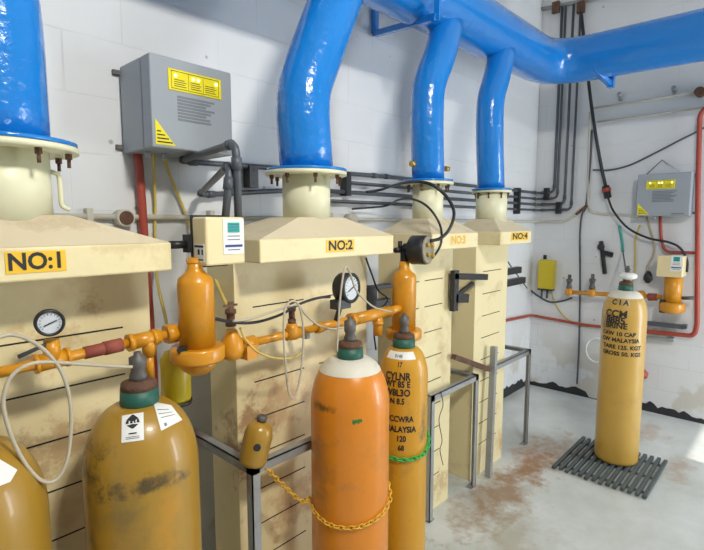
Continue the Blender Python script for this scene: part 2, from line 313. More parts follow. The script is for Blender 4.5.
for i, h in enumerate(hoods):
    x0, x1 = h['x']; cx = (x0+x1)/2
    if i == 3: cx = 2.81
    if i == 2: cx = 2.12
    t = thing('exhaust_hood', (cx, NY, 0), h['lab'], 'exhaust hood', 'exhaust hoods along the wall')
    b = MB().box((x0, CY0, 0), (x1, HY1, 1.475))
    for k in range(9):
        z = 1.30-.137*k
        if z < .15: break
        for a, c in h['slots']:
            b.box((a, CY0-.0015, z-.0024), (c, CY0+.002, z+.0024), 1)
    b.build('column', ['cream', 'slot'], t, bevel=.004)
    g = MB(); g.box((x0, HY0, 1.468), (x1, HY1, 1.545)); g.build('canopy', 'cream', t, bevel=.005)
    q = .085 if i < 2 else .07; ZR = 1.617
    vs = [(x0+.003, HY0+.003, 1.545), (x1-.003, HY0+.003, 1.545), (x1-.003, HY1, 1.545), (x0+.003, HY1, 1.545), (cx-q-.03, NY-q, ZR), (cx+q+.03, NY-q, ZR), (cx+q+.03, NY+q, ZR), (cx-q-.03, NY+q, ZR)]
    MB().add(vs, [(0, 1, 5, 4), (1, 2, 6, 5), (2, 3, 7, 6), (3, 0, 4, 7), (4, 5, 6, 7), (3, 2, 1, 0)]).build('roof', 'creamroof', t)
    ft = h['ft']
    MB().lathe([(h['nr'], 1.60), (h['nr'], ft-.012)], (cx, NY, 0), n=36).build('neck', 'neck', t)
    MB().lathe([(h['fr'], ft-.014), (h['fr'], ft)], (cx, NY, 0), n=40).build('flange', 'neck', t)
    for k in range(8):
        a = k*math.pi/4+.3; rb = h['fr']-.022
        p = (cx+rb*math.cos(a), NY+rb*math.sin(a))
        bo = MB(); bo.lathe([(.008, ft-.028), (.008, ft-.014)], (*p, 0), n=6, smooth=False); bo.lathe([(.0045, ft-.048), (.0045, ft-.028)], (*p, 0), n=8)
        lab(bo.build('bolt', 'rust', t), 'rusty flange bolt')
    # sign
    if i == 0: sx = (at(5, 263, Y=HY0).x, at(66, 263, Y=HY0).x); sz = (1.487, 1.535); m_ = 'sign'
    elif i == 1: sx = (at(326, 248, Y=HY0).x, at(354, 248, Y=HY0).x); sz = (1.49, 1.535); m_ = 'sign'
    elif i == 2: sx = (at(450, 240, Y=HY0).x, at(466, 240, Y=HY0).x); sz = (1.485, 1.535); m_ = 'signpale'
    else: sx = (at(511, 237, Y=HY0).x, at(528, 237, Y=HY0).x); sz = (1.49, 1.537); m_ = 'sign'
    s = MB().box((sx[0], HY0-.002, sz[0]), (sx[1], HY0, sz[1])); W = sx[1]-sx[0]; H = sz[1]-sz[0]
    vs, fs = text_mesh(h['txt'], H*1.08, plane_map(((sx[0]+sx[1])/2, HY0-.0028, (sz[0]+sz[1])/2), (1, 0, 0), (0, 0, 1)), .03)
    k = W*.86/(max(v.x for v in vs)-min(v.x for v in vs)); mc = (sx[0]+sx[1])/2
    vs = [Vector((mc+(v.x-mc)*k, v.y, v.z)) for v in vs]
    if i == 0: s.add(vs, fs, 1)
    elif i == 2: s.add(vs, fs, 2)
    else: s.add(vs, fs, 1)
    lab(s.build('sign', [m_, 'ink', 'ychain'], t), 'yellow sign lettered '+h['txt'].replace('NO:4', 'in black'))
    if i == 0:   # U handle on the neck
        hx = at(52, 180, Y=1.42).x
        MB().tube(round_path([(cx+.095, 1.40, 1.725), (hx+.01, 1.40, 1.72), (hx+.012, 1.40, 1.69), (hx+.012, 1.40, 1.64), (hx+.03, 1.40, 1.632)], .012), .006).build('handle', 'lemon' if False else 'neck', t)

# ------------------------------------------------------------------ blue duct
MZ = 2.74; MY = 1.50; MX = 3.80; MR = .154
duct = thing('ventilation_duct', (2.1, MY, 1.8), 'glossy blue ventilation duct running overhead with drops onto the cream hoods', 'ventilation duct')
path = [Vector((-.6, MY, MZ-.05)), Vector((MX, MY, MZ+.02)), Vector((MX, -1.6, MZ-.02))]
pp = round_path(path, .30, 10)
dens = [pp[0]]
for p in pp[1:]:
    k = max(1, int((p-dens[-1]).length/.15)); a = dens[-1]
    dens += [a.lerp(p, (j+1)/k) for j in range(k)]
MB().tube(dens, MR, n=40).build('main_pipe', 'blue', duct)
rs = [(.31, .105, [(.31, 1.79), (.31, 2.10), (.28, 2.35), (.27, 2.66)]), (1.293, .102, [(1.293, 1.80), (1.275, 2.0), (1.282, 2.10), (1.42, 2.40), (1.60, 2.70)]),
      (2.12, .082, [(2.12, 1.81), (2.10, 2.10), (2.105, 2.27), (2.21, 2.44), (2.33, 2.64)]), (2.805, .080, [(2.80, 1.80), (2.76, 2.10), (2.755, 2.32), (2.83, 2.46), (2.96, 2.66)])]
for (cx, r, pts), h in zip(rs, hoods):
    p3 = [(x, NY if j < len(pts)-1 else (NY+MY)/2, z) for j, (x, z) in enumerate(pts)]
    rp = round_path(p3, .10, 6); d2 = [rp[0]]
    for p in rp[1:]:
        k = max(1, int((p-d2[-1]).length/.06)); a = d2[-1]; d2 += [a.lerp(p, (j+1)/k) for j in range(k)]
    ro = MB().tube(d2, r, n=36).build('drop_pipe', 'blue', duct)
    c0 = (p3[0][0], NY, 0)
    MB().lathe([(h['fr']-.002, h['ft']+.001), (h['fr']-.002, h['ft']+.011)], c0, n=40).build('flange', 'blue', ro)
# small brass plugs beside the third drop
for px, pz in ((411, 164), (445, 169)):
    p = at(px, pz, Y=NY); lab(MB().cyl((p.x-.014, p.y-.01, p.z), (p.x+.014, p.y-.01, p.z), .014, n=8).build('test_plug', 'brass', duct), 'small brass plug')
# brackets
b = MB(); x0 = 1.92; b.bar((x0, YW, 2.72), (x0, YW-.001, 2.50), .001, .001)
bk = thing('duct_bracket', (1.95, YW, 2.6), 'blue angle bracket under the duct between second and third drop', 'bracket')
A0 = at(375, 14, Y=YW-.02); A1 = at(375, 34, Y=YW-.02); A2 = at(437, 17, Y=1.34)
MB().bar(A0+Vector((0, 0, .15)), A1, .03, .03).build('wall_plate', 'blue', bk)
MB().bar(A1, A2, .03, .03).build('brace', 'blue', bk)
MB().bar(A2-Vector((0, 0, .01)), A2+Vector((0, 0, .33)), .03, .012).build('strap', 'blue', bk)
bk = thing('duct_bracket', (4.3, 1.1, 2.6), 'small blue bracket below the duct on the end wall', 'bracket')
B0 = at(592, 68, X=3.70); B1 = at(611, 85, X=3.85); B2 = at(612, 75, X=3.85)
MB().bar(B0, B1, .035, .03).build('brace', 'blue', bk); MB().bar(B1+Vector((0, 0, -.02)), B2+Vector((0, 0, .03)), .04, .04).build('end_block', 'blue', bk)

# ------------------------------------------------------------------ leak detector panels
def panel(name_loc, X0, X1, Z0, Z1, depth, side, label):
    """box mounted on a wall; side 'L' = long wall (faces -Y), 'B' = end wall (faces -X)"""
    if side == 'L':
        o0 = Vector(((X0+X1)/2, YW, (Z0+Z1)/2)); u = Vector((1, 0, 0)); n = Vector((0, -1, 0)); W = X1-X0
    else:
        o0 = Vector((XW, (X0+X1)/2, (Z0+Z1)/2)); u = Vector((0, -1, 0)); n = Vector((-1, 0, 0)); W = abs(X1-X0)
    z = Vector((0, 0, 1)); H = Z1-Z0
    def bx(mb, a, b, m=0):
        pts = [o0+u*x+n*d+z*y for d in (a[2], b[2]) for (x, y) in ((a[0], a[1]), (b[0], a[1]), (b[0], b[1]), (a[0], b[1]))]
        fs = [(0, 1, 2, 3), (7, 6, 5, 4), (4, 5, 1, 0), (5, 6, 2, 1), (6, 7, 3, 2), (7, 4, 0, 3)]
        if side == 'L': fs = [tuple(reversed(f)) for f in fs]
        else: fs = [tuple(reversed(f)) for f in fs]
        mb.add(pts, fs, m)
    t = thing('alarm_panel', o0, label, 'alarm panel', 'grey alarm panels')
    w, h = W/2, H/2
    m = MB(); bx(m, (-w, -h, .01), (w, h, depth*.72)); m.build('body', 'grey', t, bevel=.006)
    m = MB(); bx(m, (-w, -h, depth*.725), (w, h, depth)); m.build('door', 'grey', t, bevel=.006)
    for sx in (-1, 1):
        for sz in (-1, 1):
            m = MB(); bx(m, (sx*(w+.012)-.012, sz*h*.86-.008, 0), (sx*(w+.012)+.012, sz*h*.86+.008, .016)); m.build('mounting_lug', 'valve', t)
    # display strip
    m = MB(); a = (-w*.52, h*.50, depth); b = (w*.68, h*.80, depth+.003)
    if side == 'B': a = (-w*.64, h*.28, depth); b = (w*.42, h*.68, depth+.003)
    else: a = (-w*.60, h*.30, depth); b = (w*.70, h*.76, depth+.003)
    bx(m, a, b, 0)
    xs = b[0]-a[0]; zc = (a[1]+b[1])/2; zz = (b[1]-a[1])
    bx(m, (a[0]+xs*.05, a[1]+zz*.08, depth+.003), (a[0]+xs*.95, a[1]+zz*.11, depth+.0034), 1)
    bx(m, (a[0]+xs*.05, a[1]+zz*.89, depth+.003), (a[0]+xs*.95, a[1]+zz*.92, depth+.0034), 1)
    bx(m, (a[0]+xs*.05, a[1]+zz*.08, depth+.003), (a[0]+xs*.057, a[1]+zz*.92, depth+.0034), 1)
    bx(m, (a[0]+xs*.943, a[1]+zz*.08, depth+.003), (a[0]+xs*.95, a[1]+zz*.92, depth+.0034), 1)
    for c in (.36, .64): bx(m, (a[0]+xs*c, a[1]+zz*.08, depth+.003), (a[0]+xs*(c+.006), a[1]+zz*.92, depth+.0034), 1)
    for c0, c1 in ((.10, .32), (.40, .60), (.68, .90)):
        for q in (.2, .3, .4, .5):
            bx(m, (a[0]+xs*c0, a[1]+zz*q, depth+.003), (a[0]+xs*(c1-.03*((q*10) % 2)), a[1]+zz*(q+.035), depth+.0034), 1)
    ds = m.build('display_strip', ['yellow', 'inkfade'], t); lab(ds, 'yellow strip with four lit lamps')
    for c in (.13, .45, .55, .90):
        p = o0+u*(a[0]+xs*c)+n*(depth+.003)+z*(a[1]+zz*.70)
        MB().lathe([(.0055, 0), (.0055, .002), (.003, .004)], p, n, n=12).build('indicator_lamp', 'led', ds)
    # printed paragraph
    m = MB(); y = h*.20 if side == 'L' else h*.18
    for k in range(8):
        x1 = w*(.42 if k % 3 else .52) - (.02 if k == 6 else 0)
        bx(m, (-w*.40, y-.0112*k-.0075, depth), (x1-(.02 if k in (2, 5) else 0), y-.0112*k, depth+.0012), 0)
    lab(m.build('printed_text', 'greyink', t), 'block of small grey print')
    # triangular warning sticker
    q = [(-w*.93, -h*.93), (-w*.48, -h*.93), (-w*.93, -h*.38)]
    vs = [o0+u*x+n*d+z*y for d in (depth, depth+.0016) for x, y in q]
    m = MB(); m.add(vs, [(3, 4, 5), (0, 1, 4, 3), (1, 2, 5, 4), (2, 0, 3, 5)])
    for k in range(4):
        bx(m, (-w*.90, -h*.90+.012*k+.002, depth+.0016), (-w*.55-.014*k, -h*.90+.012*k+.0065, depth+.002), 1)
    lab(m.build('warning_sticker', ['yellow', 'ink'], t), 'yellow triangular warning sticker')
    m = MB(); bx(m, (w*.35, -h*.94, depth), (w*.82, -h*.87, depth+.0012)); m.build('maker_plate', 'greyink', t)
    for c in (-.75, -.35):
        p = o0+u*(w*c)+n*(depth*.5)-z*h; MB().cyl(p+z*.002, p-z*.022, .011, n=10).build('cable_gland', 'grey', t)
    return t
panel(None, .80, 1.122, 1.857, 2.170, .252, 'L', 'large grey metal alarm panel on the wall beside the NO:1 hood')
p2a, p2b = at(637, 190, X=XW-.15), at(691, 190, X=XW-.15)
panel(None, p2a.y, p2b.y, at(650, 216, X=XW-.15).z, at(650, 174, X=XW-.15).z, .15, 'B', 'smaller looking grey alarm panel high on the end wall beside the red pipe')
# wire triangle hanger behind it
hp = [at(646, 175, X=XW-.02), at(662, 160, X=XW-.02), at(682, 173, X=XW-.02)]
o = MB().tube(hp+[hp[0]], .004, n=6); tag(o.build('wire_hanger', 'pvc'), 'thin wire triangle above the grey panel on the end wall', 'wire hanger')

# ------------------------------------------------------------------ plastic conduits
def conduit(pts, r, m, name, label, cat, rad=.05, group=None, clips=(), joints=True):
    o = MB(); rp = round_path(pts, rad, 4); o.tube(rp, r, n=12)
    if joints:
        for p, a, b in zip(pts[1:-1], pts[:-2], pts[2:]):
            p = Vector(p)
            for q in (a, b):
                d = (Vector(q)-p).normalized(); L_ = (Vector(q)-p).length
                if L_ > .12: o.cyl(p+d*(rad*.9), p+d*(rad*.9+.035), r*1.3, n=12)
    if clips:
        t = thing(name, pts[0], label, cat, group); o.build('pipe', m, t)
        for c in clips: c.build('clip', 'black', t)
        return t
    return tag(o.build(name, m), label, cat, group)
zs = [1.873, 1.818, 1.765, 1.712]; ups = [556, 559.5, 567, 574]
offY = YW-.03
labels = ['dark plastic conduit along the wall, topmost of the four', 'dark plastic conduit along the wall, second from top of the four',
          'dark plastic conduit along the wall, third from top of the four', 'dark plastic conduit along the wall, lowest of the four']
for k in range(4):
    yv = at(ups[k], 150, X=XW-.03).y
    xe = [1.20, 2.02, .98, 1.62][k]
    zt = at(560, 8, X=XW-.03).z
    pts = [(xe, offY, zs[k]), (XW-.03, offY, zs[k]), (XW-.03, yv, zs[k]), (XW-.03, yv, zt)]
    if k == 0:   # comes out over the wall to the cream transmitter
        e = at(236, 143, Y=1.235); wv = at(180, 161, Y=offY)
        pts = [(e.x+.03, 1.275, 1.52), (e.x, 1.235, e.z), (wv.x, offY, wv.z), (2.3, offY, zs[0])] + pts[1:]
    if k == 2:
        e = at(230, 164, Y=1.26); wv = at(199, 195, Y=offY)
        pts = [(e.x-.02, 1.26, 1.615), (e.x, 1.26, e.z), (wv.x, offY, wv.z), (1.7, offY, zs[2])] + pts[1:]
    r = (.012, .010, .0115, .010)[k]
    conduit(pts, r, 'pvc', 'plastic_conduit', labels[k], 'conduit', .045, 'dark conduits along the wall')
for px, y0, y1 in ((517, 188, 214), (547, 188, 200), (559, 202, 214), (345, 172, 196), (250, 166, 188)):
    w_ = .02 if px > 300 else .024
    if px in (547, 559):
        p0 = at(px, y0, X=XW-.02); p1 = at(px, y1, X=XW-.02)
        b = MB(); b.box((XW-.05, p0.y-w_, p1.z), (XW, p0.y+w_, p0.z))
    else:
        p0 = at(px, y0, Y=YW-.02); p1 = at(px, y1, Y=YW-.02)
        b = MB(); b.box((p0.x-w_, YW-.05, p1.z), (p0.x+w_, YW-.0, p0.z))
    for s in (0, 1) if px not in (547, 559) else (): b.cyl((p0.x, YW-.052, p1.z+.02+(p0.z-p1.z-.04)*s), (p0.x, YW-.05, p1.z+.02+(p0.z-p1.z-.04)*s), .006, n=8)
    near = {517: 'black conduit clamp right of the last hood, on all four conduits', 547: 'black conduit clamp next to the corner on the upper two conduits', 559: 'black conduit clamp at the corner on the lower two conduits', 345: 'black conduit clamp right of the NO:2 neck flange', 250: 'wide black conduit clamp left of the NO:2 neck flange'}[px]
    tag(b.build('conduit_clamp', 'black', bevel=.002), near, 'clamp')
# bracket bar high on the end wall
pa = at(531, 11, X=XW-.03); pb = at(640, -10, X=XW-.03)
sb = thing('support_rail', pa, 'grey horizontal support bar above the blue duct on the end wall', 'support rail')
MB().tube([pa, pb], .016, n=10).build('rail', 'steel', sb)
MB().cyl(pa+Vector((.03, 0, 0)), pa+Vector((-.02, 0, 0)), .03, n=14).build('end_cap', 'steel', sb)
for px in (556, 581):
    q = at(px, 8, X=XW-.045); MB().box((q.x-.02, q.y-.03, q.z-.04), (q.x+.02, q.y+.03, q.z+.05)).build('clamp', 'rust', sb)

# cream conduit with junctions on long wall
jc = thing('cream_conduit', (0, YW, 1.62), 'cream conduit run along the long wall behind the hoods', 'conduit')
zz = 1.615
pe = at(600, 200, X=XW-.03)
pts = [(-.8, YW-.02, zz+.01), (XW-.03, YW-.02, zz-.01), (XW-.03, at(566, 215, X=XW-.03).y, zz-.01), at(582, 208, X=XW-.03)]
MB().tube(round_path(pts, .05), .011, n=10).build('pipe', 'beige', jc)
for px in (89, 211, 330):
    q = at(px, 215, Y=YW-.02); MB().box((q.x-.012, YW-.035, zz-.02), (q.x+.012, YW, zz+.035), 0).build('saddle_clip', 'beige', jc, bevel=.004)
for px, mm, l_ in ((127, 'rust', 'round junction box with rusty brown open face'), (355, 'beige', 'round cream junction box')):
    q = at(px, 215.5, Y=YW-.06); b = MB().cyl((q.x, YW, zz), (q.x, YW-.055, zz), .032, n=20); b.cyl((q.x, YW-.055, zz), (q.x, YW-.058, zz), .026, m=1, n=20)
    lab(b.build('junction_box', ['beige', mm], jc), l_)

# red conduit and yellow cables on the long wall
conduit([(.845, YW-.03, 1.86), (.85, YW-.03, 1.80), (.87, YW-.03, 1.0), (.87, YW-.03, .02)], .016, 'red', 'red_conduit', 'red conduit dropping from the large grey panel behind the NO:1 hood', 'conduit', joints=False)
def cable(pix, r, m, name, label, cat, Y=None, X=None, group=None, k=6):
    pts = [at(a[0], a[1], **({'Y': a[2]} if (len(a) > 2 and Y is not None) else {'X': a[2]} if len(a) > 2 else {'Y': Y} if Y is not None else {'X': X})) for a in pix]
    o = MB().tube(smooth_path(pts, k), r, n=8).build(name, m)
    return tag(o, label, cat, group)
cable([(153, 150, YW-.08), (155, 200, YW-.02), (155, 250, YW-.02), (158, 285, YW-.1), (166, 320, 1.6), (167, 335, 1.36)], .006, 'ycable', 'yellow_cable', 'yellow cable hanging straight down beside the red conduit', 'cable', Y=YW)
cable([(163, 152, YW-.08), (168, 170, YW-.04), (182, 205, YW-.02), (193, 235, YW-.05), (211, 270, 1.6), (222, 295, 1.45), (230, 312, 1.33)], .006, 'ycable', 'yellow_cable', 'yellow cable slanting from the large grey panel down to the valve', 'cable', Y=YW)

# ------------------------------------------------------------------ chlorine manifold 1
YP = 1.28
mn = thing('gas_manifold', at(60, 350, Y=YP), 'orange-yellow gas pipe in front of the NO:1 hood, with round gauge and red sleeve', 'gas pipe')
ml = at(-60, 386, Y=YP); mr = at(164, 335, Y=YP)
def mp_(px): return ml.lerp(mr, (at(px, 350, Y=YP).x-ml.x)/(mr.x-ml.x))
MB().tube([ml, mp_(133)], .0125, n=14).build('pipe', 'pipe', mn)
b = MB(); b.cyl(mp_(84), mp_(118), .0155, n=14); b.cyl(mp_(104), mp_(122), .0175, n=14)
lab(b.build('sleeve', 'redbrown', mn), 'red brown wrapped sleeve')
b = MB(); b.cyl(mp_(131), mp_(160), .020, n=16); b.cyl(mp_(128), mp_(133), .023, n=16); b.cyl(mp_(152), mp_(156), .0225, n=16)
c = mp_(149); b.cyl(c, c+Vector((0, 0, -.045)), .018, n=14); b.cyl(c+Vector((0, 0, -.04)), c+Vector((0, 0, -.11)), .012, n=12)
b.build('tee', 'pipe', mn)
b = MB(); b.cyl(mp_(156), mp_(196), .013, n=14); b.cyl(mp_(166), mp_(176), .028, n=6); b.build('union', 'pipe', mn)
b = MB(); b.cyl(mp_(34), mp_(68), .020, n=14); b.cyl(mp_(33), mp_(37), .023, n=14); b.cyl(mp_(65), mp_(69), .023, n=14); c = mp_(52); b.cyl(c, c+Vector((0, 0, .05)), .021, n=14, r2=.016)
b.build('gauge_tee', 'pipe', mn)
def gauge(center, face, r, depth, parent, name='pressure_gauge'):
    face = Vector(face).normalized(); c = Vector(center)
    g = MB().lathe([(r*.9, -depth), (r, -depth*.85), (r, 0), (r*.82, .002), (r*.78, -.004)], c, face, n=30).build(name, 'black', parent)
    MB().lathe([(r*.78, -.006), (r*.78, -.003)], c, face, n=30).build('dial', 'dial', g)
    u, v, d = frame_of(face); b = MB()
    b.bar(c-u*r*.4-v*r*.2, c+u*r*.45+v*r*.16, r*.06, .002)
    for k in range(14):
        a = R(-40+k*20); e = u*math.cos(a)+v*math.sin(a); b.bar(c+e*r*.58, c+e*r*.70, .0015, .001)
    b.build('needle', 'ink', g)
    return g
gc = at(50, 323, Y=YP-.03); tocam = (Vector((0, 0, EYE))-gc); gauge(gc, Vector((tocam.x+.1, tocam.y, .1)), .031, .03, mn)
# black lever pieces
gl = mp_(52)+Vector((0, -.005, .045))
MB().bar(gl, at(18, 357, Y=YP-.02), .005, .008).build('lever', 'black', mn)
# pigtail loop
YT = 1.16
cable([(-20, 345), (0, 337), (15, 335), (35, 343), (52, 358), (63, 375), (70, 400), (71, 430), (67, 460), (58, 478), (45, 482), (30, 470), (15, 445), (5, 415), (4, 395), (11, 377), (25, 366), (45, 362), (80, 364), (110, 366), (132, 367)], .0042, 'tube', 'gas_hose', 'looped beige hose hanging in front of the NO:1 hood', 'hose', Y=YT)

# ------------------------------------------------------------------ drip-pot filters with regulators
f1 = at(196, 300, Y=1.25)
def filt(c, r, ztop, zbot, parent):
    x, y = c.x, c.y
    b = MB().lathe([(r, zbot), (r, ztop-.045), (r*.93, ztop-.028), (r*.55, ztop-.012), (r*.42, ztop), (r*.42, ztop+.03)], (x, y, 0), n=30); b.build('pot', 'pipe', parent)
    MB().lathe([(r*1.45, zbot-.035), (r*1.5, zbot-.03), (r*1.5, zbot), (r*1.42, zbot+.006)], (x, y, 0), n=32).build('flange', 'pipe', parent)
    MB().lathe([(r*.5, zbot-.075), (r*.9, zbot-.06), (r*1.15, zbot-.036)], (x, y, 0), n=28).build('bowl', 'pipe', parent)
fz = lambda py: at(196, py, Y=f1.y).z
ft_ = thing('gas_filter', (f1.x, f1.y, fz(370)), 'orange-yellow gas filter pot below the cream transmitter box, between hoods NO:1 and NO:2', 'gas filter')
filt(f1, .050, fz(268), fz(348), ft_)
e0 = mp_(178); e1 = Vector((f1.x, f1.y, e0.z)); b = MB().cyl(e0+Vector((.01, 0, 0)), e1, .025, n=16); b.build('inlet_boss', 'pipe', ft_)
pk = at(181, 350, Y=YP-.04); b = MB(); b.cyl(pk, pk+Vector((-.005, -.02, 0)), .013, n=8); lab(b.build('drain_plug', 'black', ft_), 'black hexagonal plug')
# lemon cup
c1 = at(176, 380, Y=1.36); ch = thing('moisture_cup', (c1.x, 1.36, at(176, 402, Y=1.36).z), 'lemon yellow cup with black rim hanging under the gas filter', 'cup')
z0 = at(176, 400, Y=1.36).z; z1 = at(176, 364, Y=1.36).z
MB().lathe([(.040, z0), (.043, z0+.01), (.043, z1+.02), (.030, z1+.04)], (c1.x, 1.36, 0), n=24).build('body', 'lemon', ch)
MB().lathe([(.040, z0-.012), (.045, z0-.01), (.045, z0)], (c1.x, 1.36, 0), n=24).build('rim', 'black', ch)

# cream transmitter box on filter 1
bx0, bx1 = at(206, 240, Y=1.19).x, at(245, 240, Y=1.19).x
tz0, tz1 = at(225, 265, Y=1.19).z, at(225, 217, Y=1.19).z
tr = thing('gas_transmitter', ((bx0+bx1)/2, 1.19, tz0), 'cream box with teal screen on top of the left gas filter', 'transmitter', 'cream transmitters with screens')
MB().box((bx0, 1.19, tz0), (bx1, 1.262, tz1)).build('housing', 'housing', tr, bevel=.006)
lab(MB().box((bx0+.003, 1.262, tz0-.010), (bx1-.01, 1.280, tz1+.006)).build('back_plate', 'black', tr, bevel=.003), 'black back plate')
sx0, sx1 = at(223, 240, Y=1.19).x, at(243.5, 240, Y=1.19).x; sz1, sz0 = at(233, 219, Y=1.19).z, at(233, 254, Y=1.19).z
def face_panel(parent, mk, w, h):
    """mk(u,v,d)->point ; builds the white face, teal screen and navy stripe"""
    def rect(mb, u0, v0, u1, v1, d0, d1, m):
        vs = [mk(u, v, d) for d in (d0, d1) for u, v in ((u0, v0), (u1, v0), (u1, v1), (u0, v1))]
        mb.add(vs, [(4, 5, 6, 7), (0, 1, 5, 4), (1, 2, 6, 5), (2, 3, 7, 6), (3, 0, 4, 7), (0, 3, 2, 1)], m)
    a = MB(); rect(a, 0, 0, w, h, 0, .002, 0); rect(a, w*.08, h*.20, w*.92, h*.27, .002, .0026, 1)
    for q in (.11, .40, .50): rect(a, w*.2, h*q, w*.8, h*(q+.03), .002, .0026, 2)
    fp = a.build('face_plate', ['white', 'bluestripe', 'greyink'], parent)
    a = MB(); rect(a, w*.22, h*.62, w*.78, h*.9, .002, .004, 0)
    for q in (.68, .76, .83): rect(a, w*.28, h*q, w*.72, h*(q+.02), .004, .0044, 1)
    lab(a.build('screen', ['lcd', 'bluestripe'], fp), 'teal digital screen')
face_panel(tr, lambda u, v, d: (sx0+u, 1.19-d, sz0+v), sx1-sx0, sz1-sz0)
b = MB(); b.box((bx0-.0015, 1.200, tz0+.01), (bx0, 1.250, tz0+.06), 0); b.box((bx0-.002, 1.205, tz0+.03), (bx0-.0015, 1.212, tz0+.045), 1); b.box((bx0-.002, 1.222, tz0+.03), (bx0-.0015, 1.232, tz0+.045), 1); b.box((bx0-.002, 1.202, tz0+.05), (bx0-.0015, 1.248, tz0+.056), 1); b.box((bx0-.002, 1.205, tz0+.014), (bx0-.0015, 1.24, tz0+.018), 1); lab(b.build('side_label', ['white', 'ink'], tr), 'small label on the side')
# neck joining box and pot
MB().cyl((f1.x, f1.y, fz(268)+.02), (f1.x, f1.y, tz0+.005), .022, n=16).build('stem', 'pipe', tr)
# dark pipe to hood 1
g0 = Vector((bx0-.002, 1.284, (tz0+tz1)/2-.01)); b = MB(); b.cyl(g0, g0+Vector((-.055, 0, 0)), .011, n=12); b.box((g0.x-.012, 1.262, g0.z-.022), (g0.x+.006, 1.29, g0.z+.028)); lab(b.build('side_union', 'black', tr), 'black union and pipe stub')

# ------------------------------------------------------------------ manifold 2
m2 = thing('gas_manifold', at(320, 330, Y=YP), 'orange-yellow gas pipe with small valves in front of the NO:2 hood', 'gas pipe')
pl = at(233, 347, Y=YP); pr_ = at(386, 312, Y=YP)
def q_(px): return pl.lerp(pr_, (at(px, 330, Y=YP).x-pl.x)/(pr_.x-pl.x))
b = MB(); c = at(232, 347, Y=YP)
b.lathe([(.012, -.042), (.030, -.032), (.036, -.012), (.037, 0), (.033, .020), (.022, .040), (.016, .055)], c, (0, 0, 1), n=22); b.build('dome_body', 'pipe', m2)
b = MB(); b.cyl(q_(240), q_(254), .024, n=8); b.box((q_(246).x-.018, YP-.03, q_(246).z-.045), (q_(246).x+.022, YP+.02, q_(246).z-.0)); b.build('coupling', 'pipe', m2)
MB().tube([q_(250), q_(322)], .0135, n=14).build('pipe', 'pipe', m2)
b = MB(); b.cyl(q_(318), q_(354), .0165, n=16); b.cyl(q_(352), q_(390), .024, n=16); b.cyl(q_(316), q_(321), .021, n=16); b.cyl(q_(350), q_(354), .027, n=16)
c = q_(378); b.cyl(c, c+Vector((0, 0, -.09)), .020, n=14); b.cyl(c+Vector((0, 0, -.03)), c+Vector((0, 0, -.045)), .024, n=14); b.build('sleeve', 'pipe', m2)
def small_valve(p, parent, h=.07, m='rust', r=.011):
    p = Vector(p); b = MB(); b.lathe([(r*1.3, 0), (r*1.3, h*.18), (r, h*.22), (r, h*.5), (r*1.35, h*.52), (r*1.35, h*.68), (r*.7, h*.72), (r*.7, h)], p, (0, 0, 1), n=10)
    b.bar(p+Vector((-r*1.8, 0, h*.86)), p+Vector((r*1.8, 0, h*.86)), r*.5, r*.5); return b.build('valve', m, parent)
vt = at(292, 333, Y=YP)
b = MB().lathe([(.022, -.02), (.024, 0), (.022, .018), (.017, .035)], vt, (0, 0, 1), n=16); b.cyl(q_(286), q_(300), .021, n=16); b.build('valve_tee', 'pipe', m2)
small_valve(vt+Vector((0, 0, .033)), m2, .085)
small_valve(at(231, 326, Y=YP), m2, .075, r=.013)
MB().bar(q_(322)+Vector((-.05, .02, -.03)), q_(322)+Vector((-.05, .14, -.03)), .02, .02).build('wall_bracket', 'steel', m2)
# black gauge 2
gz = at(352, 288, Y=YP-.05)
gg = thing('pressure_gauge', gz, 'black round pressure gauge turned sideways below the NO:2 sign', 'gauge')
gauge(gz, (.13, -.99, .05), .057, .055, gg, 'case')
b = MB(); pq = at(341, 303, Y=YP-.03); b.box((pq.x-.04, pq.y-.02, pq.z-.02), (pq.x+.035, pq.y+.02, pq.z+.015)); b.cyl(pq, Vector((pq.x, YP, q_(341).z)), .010, n=10); b.build('base_block', 'black', gg, bevel=.003)
# hoses around manifold 2
cable([(233, 321), (250, 319), (268, 313), (284, 308), (298, 305), (305, 314), (318, 325), (332, 329), (345, 327)], .004, 'tube', 'gas_hose', 'beige hose running across from the left valve to the pipe below NO:2', 'hose', Y=YP-.06)
cable([(287, 382), (284, 345), (284, 318), (286, 306), (293, 301), (299, 306), (303, 325), (303, 350), (300, 378), (295, 396), (290, 396), (287, 382)], .0035, 'tube', 'gas_hose', 'narrow upright loop of beige hose over the small valve on the NO:2 pipe', 'hose', Y=YP-.09)
cable([(337, 352), (338, 330), (340, 300), (343, 276), (346, 267), (350, 273), (356, 290), (366, 301), (376, 308), (392, 312)], .0035, 'tube', 'gas_hose', 'beige hose arching up over the black gauge below NO:2', 'hose', Y=YP-.15)
cable([(213, 318), (226, 321), (245, 323), (262, 321), (282, 314), (300, 304), (318, 298), (330, 297)], .0048, 'black', 'black_cable', 'black cable leading from the left gas filter to the black gauge', 'cable', Y=YP-.03)
cable([(240, 328), (246, 340), (258, 352), (275, 358), (292, 358), (303, 352)], .0035, 'ycable', 'yellow_cable', 'yellow cable sagging under the NO:2 gas pipe', 'cable', Y=YP-.03)
cable([(366, 258), (372, 275), (378, 290), (388, 300), (378, 312), (374, 330), (376, 350)], .004, 'black', 'black_cable', 'black cable curling down left of the slim gas filter', 'cable', Y=1.40)

